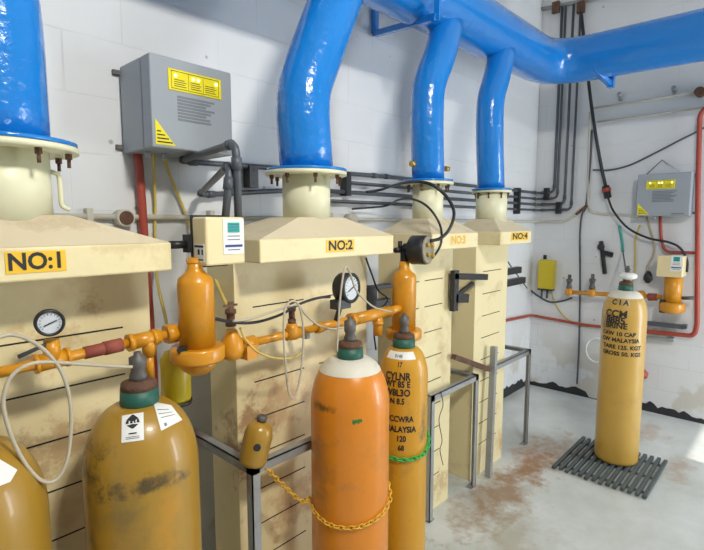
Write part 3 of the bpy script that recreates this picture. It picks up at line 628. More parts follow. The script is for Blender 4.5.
# ------------------------------------------------------------------ filter 2 and vacuum regulator
YF2 = 1.30
f2 = at(404, 300, Y=YF2); g2 = lambda py: at(404, py, Y=YF2).z
ff = thing('gas_filter', (f2.x, YF2, g2(345)), 'slim orange-yellow gas filter pot under the black round regulator, beside NO:3', 'gas filter')
filt(f2, .0535, g2(268), g2(330), ff)
MB().cyl(Vector((q_(386).x, YP, q_(386).z)), Vector((f2.x, YF2, q_(386).z)), .018, n=14).build('inlet_boss', 'pipe', ff)
rg = at(428, 250, Y=YF2-.04); vr = thing('vacuum_regulator', rg, 'black round vacuum regulator with brass fittings on the slim gas filter', 'regulator')
ax = Vector((.20, -.98, .02)).normalized()
ctr = at(420, 250, Y=YF2-.06); r_ = .064
MB().lathe([(r_*.8, -.045), (r_, -.035), (r_, .028), (r_*.93, .034)], ctr, ax, n=32).build('case', 'black', vr)
fc = MB().lathe([(r_*.95, .034), (r_*.95, .040), (r_*.85, .043)], ctr, ax, n=32).build('face_ring', 'clearpl', vr)
u, v, d = frame_of(ax)
for a_, s_ in ((.02, .02), (-.02, -.02), (.025, -.025), (-.025, .022)):
    p = ctr+ax*.043+u*a_+v*s_; MB().cyl(p, p+ax*.014, .009, n=8).build('fitting', 'brass', vr)
b = MB(); hp = ctr-ax*.045; b.cyl(hp, hp-ax*.03, .03, n=14); s_ = at(400, 250, Y=YF2+.02); b.cyl(s_+Vector((-.035, 0, 0)), s_+Vector((.02, 0, 0)), .012, n=8); b.cyl(s_+Vector((0, 0, 0)), s_+Vector((0, 0, .04)), .010, n=8)
b.cyl(Vector((f2.x, YF2, g2(268)+.01)), Vector((f2.x, YF2, ctr.z-.01)), .019, n=12)
b.build('rear_yoke', 'black', vr)
cable([(352, 209, YW-.03), (385, 206, YW-.1), (398, 200, 1.6), (412, 199, 1.4), (428, 207, 1.26), (440, 225, 1.2), (441, 243, 1.2), (434, 256, 1.2), (428, 259, 1.22)], .0055, 'black', 'black_hose', 'thin black hose curving down into the front of the round regulator', 'hose', Y=1.3)
cable([(366, 192, YW-.04), (380, 190, YW-.08), (392, 186, 1.6), (410, 182, 1.38), (430, 184, 1.24), (446, 196, 1.18), (454, 212, 1.16), (450, 228, 1.17), (441, 238, 1.18), (430, 241, 1.2)], .0075, 'black', 'black_hose', 'thick black hose arching in front of the third neck to the round regulator', 'hose', Y=1.3)
# black valve bodies between the columns
def blk(parts, name, label, cat):
    b = MB()
    for p in parts: b.box(*p) if len(p) == 2 else b.bar(*p)
    return tag(b.build(name, 'black', bevel=.002), label, cat)
def bp(px, py, Y): return at(px, py, Y=Y)
a0 = bp(447, 275, 1.39); a1 = bp(485, 281, 1.39)
zc = a0.z; b = MB()
b.bar((2.30, 1.385, a0.z-.01), (a1.x, 1.385, a0.z-.045), .03, .035); b.box((2.30, 1.37, bp(448, 312, 1.39).z), (2.345, 1.40, a0.z+.02)); b.bar((2.32, 1.385, bp(448, 299, 1.39).z), (bp(466, 298, 1.39).x, 1.385, bp(466, 298, 1.39).z), .03, .05)
b.bar((bp(472, 283, 1.39).x, 1.385, bp(472, 283, 1.39).z), (bp(452, 298, 1.39).x, 1.385, bp(452, 298, 1.39).z), .02, .02)
tag(b.build('black_bracket', 'black', bevel=.002), 'black bracket arms sticking out between the third hood and the corner hood', 'bracket')
b = MB()
for py, px2 in ((271.5, 519), (283, 523)):
    l_ = bp(506, py, 1.46); r2 = bp(px2, py, 1.46); b.box((3.04, 1.44, l_.z-.024), (r2.x, 1.48, l_.z+.02))
tag(b.build('black_bracket', 'black', bevel=.002), 'pair of short black arms on the right side of the hood nearest the corner', 'bracket')
b = MB(); l_ = bp(369, 287, 1.45); r2 = bp(392, 308, 1.45); b.box((1.632, 1.44, r2.z), (l_.x+.05, 1.50, l_.z)); b.box((l_.x, 1.45, l_.z-.02), (r2.x, 1.49, l_.z)); b.box((l_.x, 1.45, r2.z), (r2.x-.01, 1.49, r2.z+.05)); 
tag(b.build('black_bracket', 'black', bevel=.003), 'black boxy fitting behind the slim gas filter, right of the NO:2 column', 'bracket')
cable([(448, 310, 1.6), (452, 340, 1.6), (455, 380, 1.6), (459, 412, 1.6)], .012, 'pvc', 'grey_hose', 'grey hose hanging in the gap between the third and fourth columns', 'hose', Y=1.6)

# ------------------------------------------------------------------ gas cylinders
def surf(prof, z):
    for (r0, z0), (r1, z1) in zip(prof, prof[1:]):
        if z0 <= z <= z1 and z1 > z0: return r0+(r1-r0)*(z-z0)/(z1-z0)
    return prof[-1][0]
def patch(prof, c, a0, a1, z0, z1, off=.0015, n=16, k=8, shape=None):
    vs = []; fs = []
    for j in range(k+1):
        z = z0+(z1-z0)*j/k; r = surf(prof, z)+off
        for i in range(n+1):
            a = a0+(a1-a0)*i/n
            zz_ = z
            vs.append((c[0]+r*math.cos(a), c[1]+r*math.sin(a), zz_))
    for j in range(k):
        for i in range(n):
            if shape and not shape((i+.5)/n, (j+.5)/k): continue
            q = j*(n+1)+i; fs.append((q, q+1, q+n+2, q+n+1))
    return vs, fs
def wraptext(body, size, prof, c, a, z, off=.0018, xs=1.0):
    def f(x, y):
        zz_ = z+y; r = surf(prof, zz_)+off; an = a+x*xs/r
        return Vector((c[0]+r*math.cos(an), c[1]+r*math.sin(an), zz_))
    return text_mesh(body, size, f, .035)
def cylinder(x, y, ztop, r, m, label, collar='green', vh=.10, z0=0.0, dome=.17, cap=None, group='tall gas cylinders'):
    t = thing('gas_cylinder', (x, y, z0), label, 'gas cylinder', group)
    zd = ztop-.04-dome; rn = r*.33 if r > .12 else .046
    prof = [(r*.90, z0), (r*.98, z0+.012), (r, z0+.03), (r, zd)]
    for k in range(1, 13):
        a = k/12*math.pi/2; prof.append((rn+(r-rn)*math.cos(a), zd+dome*math.sin(a)))
    MB().lathe(prof, (x, y, 0), n=48).build('body', m, t)
    c = MB().lathe([(rn*.98, ztop-.042), (rn*1.03, ztop-.036), (rn*.98, ztop-.002)], (x, y, 0), n=28).build('collar', collar, t); lab(c, 'green neck ring')
    MB().lathe([(rn*.98, ztop-.002), (rn*.92, ztop+.014), (rn*.6, ztop+.02)], (x, y, 0), n=28).build('neck_ring', 'rust', t)
    b = MB().lathe([(.020, ztop+.016), (.022, ztop+.03), (.016, ztop+.045), (.021, ztop+.055), (.021, ztop+vh*.85), (.010, ztop+vh*.9), (.009, ztop+vh)], (x, y, 0), n=14)
    b.build('valve', 'valve', t)
    return t, prof
def hit(px, py, prof, c):
    """point where a photo pixel meets a cylinder's surface"""
    d = FW + RT*((px-352)/F) + UP*((275-py)/F)
    inside = lambda t: (EYE+d.z*t) < prof[-1][1] and math.hypot(d.x*t-c[0], d.y*t-c[1]) < surf(prof, EYE+d.z*t)
    t = math.hypot(*c[:2])*.75
    for _ in range(400):
        if inside(t): break
        t += .003
    else: return None
    lo, hi = t-.003, t
    for _ in range(10):
        m = (lo+hi)/2
        if inside(m): hi = m
        else: lo = m
    return Vector((d.x*hi, d.y*hi, EYE+d.z*hi))
def quad_patch(prof, c, pix, off=.0012, n=12):
    A, B_, C_, D_ = pix; vs = []; fs = []; ok = {}
    for j in range(n+1):
        for i in range(n+1):
            u, v = i/n, j/n
            p = hit(*[(A[q]*(1-u)+B_[q]*u)*(1-v)+(D_[q]*(1-u)+C_[q]*u)*v for q in (0, 1)], prof, c)
            if p is None: continue
            z = min(p.z, prof[-1][1]-.002); sl = (surf(prof, z-.001)-surf(prof, z+.001))/.002
            nr = Vector(((p.x-c[0]), (p.y-c[1]), 0)).normalized()+Vector((0, 0, sl)); nr.normalize()
            ok[(i, j)] = len(vs); vs.append(p+nr*off)
    for j in range(n):
        for i in range(n):
            k = [(i, j), (i+1, j), (i+1, j+1), (i, j+1)]
            if all(q in ok for q in k): fs.append(tuple(ok[q] for q in k))
    return vs, fs
def band(prof, c, zmin):
    pr_ = [(surf(prof, zmin)+.0015, zmin)]+[(q+.0015, z+.0012) for q, z in prof if z > zmin+.002]
    return MB().lathe(pr_, (*c, 0), n=48, caps=False)
def facing(x, y): return math.atan2(-y, -x)
# big mustard cylinder
bx_, by_ = .512, 1.197
big, pf = cylinder(bx_, by_, 1.19, .136, 'mustard', 'mustard gas cylinder with a white diamond-symbol label, below the NO:1 hood', vh=.09)
fa = facing(bx_, by_)
def q_label(parent, prof, c, pix, name, l_, marks=(), mats=('white', 'ink')):
    b = MB(); vs, fs = quad_patch(prof, c, pix); b.add(vs, fs, 0, True)
    for mk in marks:
        # marks are given in the label's own 0..1 square
        A, B_, C_, D_ = pix
        def pt(u, v): return tuple((A[i]*(1-u)+B_[i]*u)*(1-v)+(D_[i]*(1-u)+C_[i]*u)*v for i in (0, 1))
        if len(mk) == 4: q = [pt(mk[0], mk[1]), pt(mk[2], mk[1]), pt(mk[2], mk[3]), pt(mk[0], mk[3])]
        else: q = [pt(*w_) for w_ in mk[0]]
        vs, fs = quad_patch(prof, c, q, .0020, 3); b.add(vs, fs, 1)
    return lab(b.build(name, list(mats), parent), l_)
q_label(big, pf, (bx_, by_), [(121.5, 443), (144, 440), (143.5, 412.5), (122, 416)], 'label', 'white label with black diamond symbol',
        [([(.22, .80), (.5, .72), (.5, .97), (.45, .96)],), ([(.5, .72), (.78, .80), (.55, .96), (.5, .97)],), ([(.18, .66), (.32, .66), (.32, .78), (.22, .78)],), ([(.38, .66), (.5, .66), (.5, .70), (.40, .77)],),
         ([(.56, .66), (.64, .66), (.62, .77), (.56, .74)],), ([(.68, .66), (.82, .66), (.78, .78), (.70, .78)],), ([(.24, .60), (.48, .46), (.5, .48), (.5, .63)],), ([(.5, .48), (.52, .46), (.76, .60), (.5, .63)],), (.32, .27, .68, .32), (.2, .10, .8, .12), (.2, .16, .8, .18)])
q_label(big, pf, (bx_, by_), [(161, 431), (182, 420), (171, 405.5), (153, 402)], 'tag', 'white paper tag', [(.1, .55, .8, .58), (.1, .7, .7, .73), (.15, .40, .85, .43), (.2, .08, .32, .2)], ('white', 'greyink'))
# worn stencil smears
b = MB()
rng = random.Random(5)
def smear(c, prof, ac, zc, wa, hz, n):
    for k in range(n):
        a = ac+R(rng.uniform(-wa, wa)); z_ = zc+rng.uniform(-hz, hz)+(a-ac)*.02; da = R(rng.uniform(.6, 2.2)); dz = rng.uniform(.002, .009)
        vs = []; r = None; m_ = 7
        for q in range(m_):
            th = 2*math.pi*q/m_; aa = a+da*math.cos(th)*rng.uniform(.5, 1); z2 = z_+dz*math.sin(th)*rng.uniform(.5, 1); r = surf(prof, z2)+.0012
            vs.append((c[0]+r*math.cos(aa), c[1]+r*math.sin(aa), z2))
        b.add(vs, [tuple(range(m_))], 0)
# left cylinder cut by the frame edge
lx, ly = .165, 1.232
t, pf2 = cylinder(lx, ly, 1.185, .14, 'mustard', 'mustard gas cylinder cut off by the left edge, in front of the NO:1 hood')
fl = facing(lx, ly)
q_label(t, pf2, (lx, ly), [(-16, 492), (10, 482), (17, 470), (-8, 455)], 'label', 'white label')
# orange
ox, oy = at(350, 346, Z=1.165).x, at(350, 346, Z=1.165).y
og, pfo = cylinder(ox, oy, 1.165, .14, 'orange', 'bright orange gas cylinder with white shoulder and yellow chain, in front of NO:2', vh=.105)
b = band(pfo, (ox, oy), 1.083)
lab(b.build('shoulder_band', 'band', og), 'white painted shoulder'); fo = facing(ox, oy)
b = MB(); smear((ox, oy), pfo, fo+R(10), .945, 6, .005, 40); lab(b.build('paint_mark', 'greenmark', og), 'green paint smear')
# slim yellow behind
p = at(404, 337, Z=1.12); sxx, syy = p.x, p.y
sl, pfs = cylinder(sxx, syy, 1.12, .102, 'slimp', 'slimmer yellow gas cylinder with black stencilling and green chain, behind the orange one', vh=.10, dome=.13)
fs_ = facing(sxx, syy)
b = MB(); vs, fs = patch(pfs, (sxx, syy), fs_-R(55), fs_+R(35), 1.045, 1.073, n=20, k=5); b.add(vs, fs, 0, True)
vs, fs = wraptext('0148', .016, pfs, (sxx, syy), fs_-R(15), 1.058, .003); b.add(vs, fs, 1)
lab(b.build('label', ['white', 'greyink'], sl), 'white neck label'); b = MB()
def zat(py): return EYE-(py-222)/F*(sxx*cy+syy*sy-.09)
for tx, sz, py, da in (('17', .026, 368, -2), ('CYLNR', .042, 380, -6), ('WT 85 E', .036, 388, -6), ('W8L3O', .040, 397, -6), ('N 8.5', .034, 406, -6), ('CCWRA', .034, 425, 4), ('MALAYSIA', .036, 436, 2), ('120', .034, 446, 4), ('68', .032, 456, 4)):
    vs, fs = wraptext(tx, sz, pfs, (sxx, syy), fs_+R(da-8), zat(py)+.0, .0018, .80)
    lab(MB().add(vs, fs, 0).build('stencil_line', 'ink', sl), 'line of black stencilled lettering')
# right cylinder on mat
rx, ry = 3.512, .829
MZT = .024
rc, pfr = cylinder(rx, ry, 1.20, .131, 'ochre', 'yellow gas cylinder standing alone on dark slatted mat by the end wall', vh=.06, z0=MZT)
fr = facing(rx, ry); b = band(pfr, (rx, ry), 1.118); lab(b.build('shoulder_band', 'band', rc), 'pale painted shoulder')
b = MB().lathe([(.03, 1.235), (.052, 1.245), (.055, 1.262), (.035, 1.275)], (rx-.01, ry-.01, 0), n=16); lab(b.build('valve_cover', 'white', rc), 'white wrapping round the valve')
b = MB(); zr = lambda py: EYE-(py-222)/F*2.96
for tx, sz, py, da in (('C I A', .045, 306, -14), ('CCM', .062, 318, -22), ('8885', .060, 325, -22), ('BRINE', .050, 330.5, -20), ('CAW 10 CAP', .036, 339, -14), ('CW MALAYSIA', .036, 345.5, -8), ('TARE 125. KGT', .036, 353, -2), ('GROSS 50. KGS', .036, 360, -2)):
    vs, fs = wraptext(tx, sz, pfr, (rx, ry), fr+R(da), zr(py), .0018, 1.0)
    lab(MB().add(vs, fs, 0).build('stencil_line', 'ink', rc), 'line of black stencilled lettering')
small_valve((rx+.02, ry, 1.262), rc, .055, 'valve', .014)
# small bottle on frame corner
bb = at(252, 465, Y=1.30); tilt = Matrix.Rotation(R(9), 3, 'Y')
sbt = thing('sample_bottle', bb, 'small mustard gas bottle leaning on the corner of the grey frame', 'gas bottle')
up_ = Vector((.20, -.12, 1)).normalized(); zb = bb+Vector((0, 0, .003))
MB().lathe([(.035, 0), (.044, .006), (.047, .02), (.047, .105), (.042, .128), (.030, .142), (.016, .148)], zb, up_, n=26).build('body', 'mustard', sbt)
MB().lathe([(.015, .147), (.018, .164), (.011, .170)], zb, up_, n=14).build('cap', 'valve', sbt)
fb = Vector((-zb.x, -zb.y, 0)).normalized(); pb_ = zb+up_*.080+fb*.0465
lab(MB().lathe([(.012, 0), (.012, .003), (.009, .004)], pb_, fb, n=16).build('plug', 'ink', sbt), 'round black spot')

# ------------------------------------------------------------------ chains
def chain(path, L_, m, name, label):
    pts = [Vector(p) for p in path]; cum = [0]
    for a, b_ in zip(pts, pts[1:]): cum.append(cum[-1]+(b_-a).length)
    def pos(s):
        for i in range(len(pts)-1):
            if s <= cum[i+1]: return pts[i].lerp(pts[i+1], (s-cum[i])/(cum[i+1]-cum[i]))
        return pts[-1]
    b = MB(); n = int(cum[-1]/(L_*.72))
    for k in range(n):
        s = k*L_*.72; c = pos(s); d = (pos(min(cum[-1], s+.01))-pos(max(0, s-.01))).normalized(); u, v, _ = frame_of(d)
        if k % 2: u, v = v, u
        ring = []
        for q in range(13):
            a = 2*math.pi*q/12; ring.append(c+d*math.cos(a)*L_*.5+u*math.sin(a)*L_*.30)
        b.tube(ring, L_*.105, n=6)
    return tag(b.build(name, m), label, 'chain')
ar = lambda c, r, a, z: (c[0]+r*math.cos(a), c[1]+r*math.sin(a), z)
path = smooth_path([at(268, 470, Y=1.262), at(284, 486, Y=1.25), at(303, 502, Y=1.22)]+[ar((ox, oy), .146, fo+R(d), z_) for d, z_ in ((-80, .612), (-60, .594), (-35, .580), (-10, .576), (15, .580), (40, .590), (62, .604), (80, .620), (110, .65))], 8)
chain(path, .024, 'ychain', 'yellow_chain', 'yellow chain from the grey frame around the orange cylinder')
zc_ = EYE-(469-222)/F*(sxx*cy+syy*sy-.1)
path = smooth_path([ar((sxx, syy), .110, fs_+R(d), zc_+dz) for d, dz in ((-90, .03), (-60, .012), (-30, .003), (0, 0), (30, .004), (55, .012), (80, .035), (110, .06), (140, .075))], 6)
chain(path, .028, 'gchain', 'green_chain', 'bright green chain around the slimmer stencilled cylinder')

# ------------------------------------------------------------------ steel frames
def angle_bar(a, b, side1, side2, w=.032, t=.004):
    """L section from a to b; side1 / side2 = directions of the two flanges"""
    a = Vector(a); b = Vector(b); s1 = Vector(side1).normalized(); s2 = Vector(side2).normalized(); m = MB()
    for s, o in ((s1, s2), (s2, s1)):
        vs = [p+s*x+o*y for p in (a, b) for x, y in ((0, 0), (w, 0), (w, t), (0, t))]
        m.add(vs, [(3, 2, 1, 0), (4, 5, 6, 7), (0, 1, 5, 4), (1, 2, 6, 5), (2, 3, 7, 6), (3, 0, 4, 7)])
    return m
def steel_frame(x0, x1, y0, y1, z, label, posts=((0, 0), (1, 0)), rails='fbl', ext=None):
    t = thing('cylinder_stand', (x0, y0, 0), label, 'steel frame', 'grey angle-iron stands by the hoods')
    if 'f' in rails: angle_bar((x0, y0, z), (x1, y0, z), (0, 0, -1), (0, 1, 0)).build('rail', 'steel', t)
    if 'b' in rails: angle_bar((x0, y1, z), (x1, y1, z), (0, 0, -1), (0, -1, 0)).build('rail', 'steel', t)
    if 'l' in rails: angle_bar((x0, y0, z), (x0, y1, z), (0, 0, -1), (1, 0, 0)).build('rail', 'steel', t)
    if 'r' in rails: angle_bar((x1, y0, z), (x1, y1, z), (0, 0, -1), (-1, 0, 0)).build('rail', 'steel', t)
    for i, j in posts:
        xx = (x0, x1)[i]; yy = (y0, y1)[j]
        angle_bar((xx, yy, 0), (xx, yy, z), (1-2*i, 0, 0), (0, 1-2*j, 0)).build('post', 'steel', t)
        MB().box((min(xx, xx+(1-2*i)*.05), yy, 0), (max(xx, xx+(1-2*i)*.05), yy+.04*(1-2*j), .005)).build('foot_plate', 'steel', t)
    return t
c = at(252, 467, Y=1.265)
steel_frame(c.x, 1.56, 1.265, 1.88, c.z, 'grey angle-iron frame under the small bottle, in front of the NO:2 column', posts=((0, 0), (1, 0), (0, 1)), rails='fl')
a_ = at(430, 396, Z=.7); b_ = at(477, 374, Z=.7)
steel_frame(a_.x, b_.x, a_.y-.01, 1.86, .70, 'grey angle-iron frame in front of the NO:3 column, right of the green chain', posts=((0, 0), (1, 0)), rails='fr')
c_ = at(492, 369, Z=.7); d_ = at(530, 349, Z=.7)
st = steel_frame(c_.x+.0, d_.x, 1.375, 1.86, .70, 'grey angle-iron frame right of the hood nearest the corner, with one leaning post', posts=((1, 0),), rails='fr')
MB().bar((c_.x+.0, 1.36, 0), (c_.x+.045, 1.372, .83), .036, .03).build('leaning_post', 'steel', st)
b = angle_bar((c_.x-.02, 1.385, .70), (c_.x-.155-.02, 1.40, .70), (0, 0, -1), (0, 1, 0)); 
lf = at(452, 357, Y=1.64)
MB().bar((c_.x, 1.38, .695), (2.34, 1.39, .855), .03, .028).build('cross_rail', 'rust', st)
# hairline black cable drooping on stand 2
cable([(441, 392, 1.36), (443, 405, 1.36), (439, 420, 1.36), (442, 440, 1.37), (440, 450, 1.37), (443, 465, 1.37)], .0022, 'ink', 'thin_wire', 'thin black wire dangling down the NO:3 column', 'wire', Y=1.36)

# ------------------------------------------------------------------ slatted mat
mt = thing('slatted_mat', (3.42, .84, 0), 'dark grey slatted mat under the lone yellow cylinder', 'mat')
NS = 14; y0, y1 = .575, 1.095
for k in range(NS):
    y = y0+(y1-y0)*k/(NS-1)
    MB().box((3.12+rng.uniform(-.01, .01), y-.011, .004), (3.72+rng.uniform(-.012, .012), y+.011, .024)).build('slat', 'grate', mt, bevel=.003)
for x in (3.2, 3.42, 3.64):
    MB().box((x-.015, y0, 0), (x+.015, y1, .0045)).build('cross_strip', 'grate', mt)

# ------------------------------------------------------------------ end wall fittings
XB = XW-.010
def bw(px, py, off=.025): return at(px, py, X=XW-off)
conduit([bw(594, 108), bw(640, 101), bw(740, 85)], .009, 'beige', 'cream_pipe', 'upper of two thin cream pipes below the blue duct on the end wall', 'pipe', joints=False)
conduit([bw(597, 122), bw(640, 116.5), bw(740, 102)], .009, 'beige', 'cream_pipe', 'lower of two thin cream pipes below the blue duct on the end wall', 'pipe', joints=False)
p = bw(700, 92, .04); tag(MB().cyl(p+Vector((.04, 0, 0)), p+Vector((-.03, 0, 0)), .035, n=16).build('junction_box', 'rust'), 'small brown round junction box at the right edge on the end wall', 'junction box')
for px, py, w in ((620, 98, 'above the upper cream pipe left of the other'), (674, 92, 'on the upper cream pipe near the right edge')):
    p = bw(px, py, .02); b = MB().box((p.x, p.y-.012, p.z-.02), (p.x+.02, p.y+.012, p.z+.03)); b.cyl(p+Vector((0, 0, .02)), p+Vector((-.03, 0, .03)), .018, n=10)
    tag(b.build('pipe_clip', 'steel', bevel=.002), 'small grey pipe clip '+w, 'clip')
# U of cream conduit near the corner
cable([(590, 112), (589, 150), (588, 195), (590, 210), (600, 214), (622, 215), (640, 217)], .010, 'beige', 'cream_conduit', 'cream conduit dropping then turning right below the duct on the end wall', 'conduit', X=XB, k=5)
# vertical grey line at px 580
cable([(592, 130), (590, 165), (586, 205), (582, 215), (580, 235), (580, 290), (579, 345), (577, 384)], .008, 'pvc', 'thin_conduit', 'thin grey conduit running down the end wall left of the lone cylinder', 'conduit', X=XB, k=5)
q = bw(582, 211, .04); tag(MB().bar(q+Vector((0, .05, -.03)), q+Vector((0, -.04, .05)), .02, .02).build('conduit_clamp', 'rust'), 'brown clamp slanting over the thin grey conduit near the corner', 'clamp')
# long black cable from above
cable([(580, 2, XW-.05), (584, 40, XW-.06), (592, 110, XW-.06), (600, 160, XW-.06), (606, 188, XW-.06)], .014, 'black', 'black_hose', 'thick black hose slanting down across the end wall from the duct', 'hose', X=XW)
p0 = bw(605.5, 186, .06); p1 = bw(608, 198, .06)
b = MB().cyl(p0, p1, .030, n=12); b.cyl(p0.lerp(p1, .2), p0.lerp(p1, .5), .036, m=1, n=12); tag(b.build('hose_connector', ['black', 'red']), 'black and red connector at the end of the slanting black hose', 'connector')
cable([(608, 198), (614, 212), (628, 228), (648, 238), (668, 242), (680, 248), (687, 260), (687, 272)], .009, 'black', 'black_cable', 'black cable sweeping from the connector to the end-wall transmitter', 'cable', X=XW-.08)
cable([(593, 170), (610, 170), (630, 165), (655, 153), (680, 140), (702, 129), (730, 112)], .007, 'pvc', 'grey_cable', 'grey cable rising to the right above the end-wall panel', 'cable', X=XB)
# red pipes
conduit([bw(660, 216, .04), bw(661, 236, .04), bw(664, 252, .04), bw(699, 253, .04)], .012, 'red', 'red_conduit', 'short red conduit curving from the end-wall panel to the red pipe', 'conduit', .06, joints=False)
conduit([bw(716, 100, .05), bw(700, 112, .05), bw(698, 180, .05), bw(697, 326, .05), bw(694, 336, .05), bw(650, 332, .05), bw(640, 329, .05)], .018, 'red', 'red_pipe', 'tall red pipe at the right edge, turning left below the filter', 'pipe', .10, joints=False)
conduit([(2.95, YW-.03, .80), (XW-.04, YW-.03, bw(532, 317).z+.02), bw(585, 325, .04), bw(641, 331, .05), bw(641, 372, .05)], .013, 'red', 'red_pipe', 'long red pipe running round the corner low behind the lone cylinder', 'pipe', .04, joints=False)
p = bw(642, 375, .06); b = MB().lathe([(.02, -.03), (.04, -.02), (.045, .02), (.02, .05)], p, (0, 0, 1), n=14); tag(b.build('pipe_fitting', 'red'), 'red fitting at the bottom of the red pipe behind the lone cylinder', 'fitting')
# yellow emergency light
e0 = bw(538, 260, .09); e1 = bw(552, 290, .09)
em = thing('yellow_detector', bw(545, 275), 'tall lemon yellow sensor box near the corner of the end wall', 'sensor box')
b = MB().box((XW-.09, e1.y, e1.z), (XW, e0.y, e0.z)); b.build('case', 'lemon', em, bevel=.012)
p = bw(545, 257, .05); MB().cyl(p-Vector((0, 0, .02)), p+Vector((0, 0, .02)), .016, n=10).build('top_knob', 'black', em)
for k in (-.02, .03):
    p = bw(545, 290, .05)+Vector((0, k, 0)); MB().cyl(p+Vector((0, 0, .01)), p-Vector((0, 0, .075)), .010, n=8).build('cable_gland', 'pvc', em)
b = MB().box((XW-.088, e1.y+.005, e1.z-.012), (XW-.01, e0.y-.005, e1.z+.004)); b.build('base_strip', 'black', em)
cable([(505, 258, YW-.2), (515, 272, YW-.1), (527, 288, YW-.04)], .006, 'pvc', 'grey_cable', 'grey cable slanting down from the hood nearest the corner', 'cable', Y=YW)
cable([(528, 288), (538, 296), (550, 302), (562, 301), (572, 298)], .008, 'pvc', 'grey_cable', 'grey cable sagging below the yellow sensor box', 'cable', X=XB)
cable([(551, 291), (556, 305), (564, 316), (574, 323), (588, 327)], .006, 'ycable', 'yellow_cable', 'yellow cable curving from the yellow sensor box to the red pipe', 'cable', X=XB)
cable([(640, 225), (635, 240), (635, 256), (634, 275), (630, 290)], .007, 'ycable', 'yellow_cable', 'thin yellow cable hanging on the end wall above the lone cylinder', 'cable', X=XB)
cable([(646, 217), (652, 236), (654, 252), (648, 266), (646, 276)], .009, 'tube', 'beige_cable', 'beige cable ending in a dark plug left of the end-wall transmitter', 'cable', X=XB)
p = bw(648, 277, .03); tag(MB().lathe([(.012, .05), (.03, .02), (.035, -.02), (.015, -.05)], p, (0, 0, 1), n=10).build('cable_plug', 'black'), 'dark cable plug hanging left of the end-wall transmitter', 'plug')
cable([(619, 226), (622, 240), (623, 252)], .010, 'teal', 'teal_hose', 'short teal hose hanging above the lone cylinder', 'hose', X=XB, k=4)
cable([(623, 252, XW-.05), (625, 265, 4.3), (626, 272, 3.8), (626, 278, 3.62)], .006, 'pvc', 'gas_hose', 'dark hose running from the teal hose to the lone cylinder valve', 'hose', X=XB)
# sooty marks
def blob(cx, cy__, w, h, seed):
    g = random.Random(seed); vs = []; n = 18
    c = bw(cx, cy__, .0008)
    for k in range(n):
        a = 2*math.pi*k/n; q = g.uniform(.65, 1.05); vs.append((XW-.001, c.y+math.cos(a)*w*q, c.z+math.sin(a)*h*q))
    return vs
# manifold on the end wall
XM = XW-.14
em2 = thing('gas_manifold', at(600, 294, X=XM), 'orange-yellow gas pipe on the end wall behind the lone cylinder', 'gas pipe')
def bm(px, py): return at(px, py, X=XM)
MB().tube([bm(568, 292), bm(600, 294), bm(662, 297)], .018, n=12).build('pipe', 'pipe', em2)
for px in (569, 592, 632, 641):
    b = MB().lathe([(.02, -.03), (.034, -.02), (.034, .015), (.022, .04)], bm(px, 292+(px-569)*.05), (0, 0, 1), n=12); b.build('tee', 'pipe', em2)
lab(MB().cyl(bm(648, 297), bm(657, 297), .03, n=8).build('union', 'redbrown', em2), 'red brown union')
for px in (569, 592):
    small_valve(bm(px, 289), em2, .13, 'valve', .020)
for px in (580, 612): MB().cyl(bm(px, 293), Vector((XW, bm(px, 293).y, bm(px, 293).z)), .01, n=8).build('wall_bracket', 'steel', em2)
# filter 3 and transmitter
pf3 = bm(673, 290); f3 = thing('gas_filter', (XM, pf3.y, bm(673, 312).z), 'pale yellow gas filter on the end wall by the red pipe', 'gas filter')
z_ = lambda py: bm(673, py).z
MB().lathe([(.062, z_(303)), (.062, z_(274))], (XM, pf3.y, 0), n=20).build('pot', 'pipe', f3)
MB().lathe([(.05, z_(313)), (.09, z_(311)), (.09, z_(304)), (.08, z_(302))], (XM, pf3.y, 0), n=20).build('flange', 'pipe', f3)
b = MB(); b.box((XM-.05, bm(664, 300).y-.02, z_(313)), (XM-.01, bm(664, 300).y+.02, z_(300))); b.build('drain_valve', 'black', f3)
b = MB().tube([bm(682, 298), bm(694, 298)], .014, n=10); b.build('outlet_stub', 'pvc', f3)
h0 = bm(660, 255); h1 = bm(684, 277)
t3 = thing('gas_transmitter', (XM, pf3.y, h1.z), 'cream box with teal screen on the end wall by the red pipe', 'transmitter', 'cream transmitters with screens')
MB().box((XM-.09, h1.y, h1.z), (XM+.09, h0.y, h0.z)).build('housing', 'housing', t3, bevel=.006)
s0 = at(670, 271, X=XM-.09); s1 = at(683, 255.5, X=XM-.09)
face_panel(t3, lambda u, v, d: (XM-.09-d, s0.y-u, s0.z+v), s0.y-s1.y, s1.z-s0.z)
MB().box((XM+.09, h1.y+.02, h1.z+.02), (XW, h0.y-.02, h0.z-.02)).build('wall_mount', 'steel', t3)
# dark brackets below the manifold
for (x0_, y0_, x1_, y1_, l_) in ((628, 321, 684, 327, 'upper'), (628, 336, 671, 340, 'lower')):
    a = bw(x0_, y0_, .06); b__ = bw(x1_, y1_, .06); b = MB().bar(a, b__, .03, .035 if l_ == 'upper' else .022); b.bar(b__, Vector((XW, b__.y, b__.z)), .03, .03)
    b.bar(a, Vector((XW, a.y, a.z)), .03, .03)
    tag(b.build('pipe_support', 'steel' if l_ == 'lower' else 'pvc'), l_+' of two dark horizontal supports below the end-wall filter', 'support')
# white hoop behind the cylinder
hc = bw(596, 350, .05); b = MB(); ring = [hc+Vector((0, .085*math.cos(2*math.pi*k/28), .11*math.sin(2*math.pi*k/28))) for k in range(29)]; b.tube(ring, .008, n=8)
tag(b.build('white_hoop', 'white'), 'thin white hoop hanging on the end wall behind the lone cylinder', 'hoop')
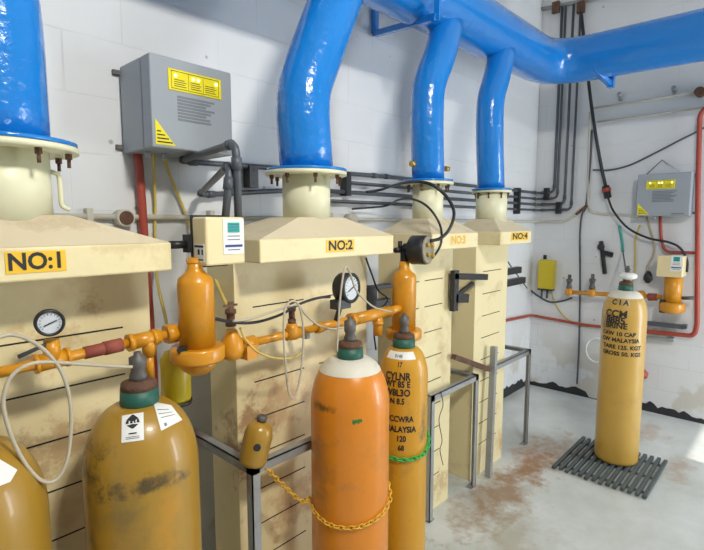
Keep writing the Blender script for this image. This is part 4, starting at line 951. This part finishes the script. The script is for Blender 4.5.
# black tool on end wall (dark smudged fitting)
b = MB(); p = bw(603, 262, .03)
b.bar(bw(601, 241, .02), bw(605, 274, .02), .03, .035); b.bar(bw(601, 252, .02), bw(613, 255, .02), .03, .04); b.cyl(bw(601, 247, 0), bw(601, 247, .04), .03, n=12)
tag(b.build('wall_hook', 'black', bevel=.006), 'sooty black hook fitting on the end wall left of the teal hose', 'hook')

# ------------------------------------------------------------------ ceiling lamp + light
lx_, ly_, lz_ = .65, -.75, 3.25
cl = thing('pendant_lamp', (lx_, ly_, CZ), 'hanging ceiling lamp behind the photographer', 'lamp')
MB().box((lx_-.35, ly_-.22, lz_+.03), (lx_+.35, ly_+.22, lz_+.10)).build('housing', 'grey', cl)
for s in (-.3, .3): MB().tube([(lx_+s, ly_, lz_+.1), (lx_+s, ly_, CZ)], .006, n=6).build('rod', 'steel', cl)
def area(name, loc, target, sx, sy_, power, col):
    L_ = bpy.data.lights.new(name, 'AREA'); L_.shape = 'RECTANGLE'; L_.size = sx; L_.size_y = sy_; L_.energy = power; L_.color = col
    o = bpy.data.objects.new(name, L_); COL.objects.link(o); o.location = loc
    d = Vector(target)-Vector(loc); o.rotation_euler = d.to_track_quat('-Z', 'Y').to_euler(); return o
area('lamp_light', (lx_, ly_, lz_), (lx_+.5, ly_+1.2, 1.2), .45, .35, 105, (1, .96, .88))
area('door_daylight', ((DX0+DX1)/2, -2.2, 1.2), (3.7, 1.0, 1.3), .75, 2.1, 75, (.86, .93, 1))
sun = bpy.data.lights.new('sun', 'SUN'); sun.energy = 5; sun.angle = R(.6); sun.color = (1, .97, .9)
so = bpy.data.objects.new('sun', sun); COL.objects.link(so)
sd = Vector((.17, 2.88, -DH)).normalized(); so.rotation_euler = sd.to_track_quat('-Z', 'Y').to_euler(); so.location = (3.8, -5, 4)
wd = bpy.data.worlds.new('world'); SC.world = wd; wd.use_nodes = True
bg = wd.node_tree.nodes['Background']; bg.inputs[0].default_value = (.80, .90, 1, 1); bg.inputs[1].default_value = .45

SC.view_settings.view_transform = 'Standard'; SC.view_settings.look = 'None'; SC.view_settings.gamma = 1; SC.view_settings.use_curve_mapping = False
SC.view_settings.exposure = .0
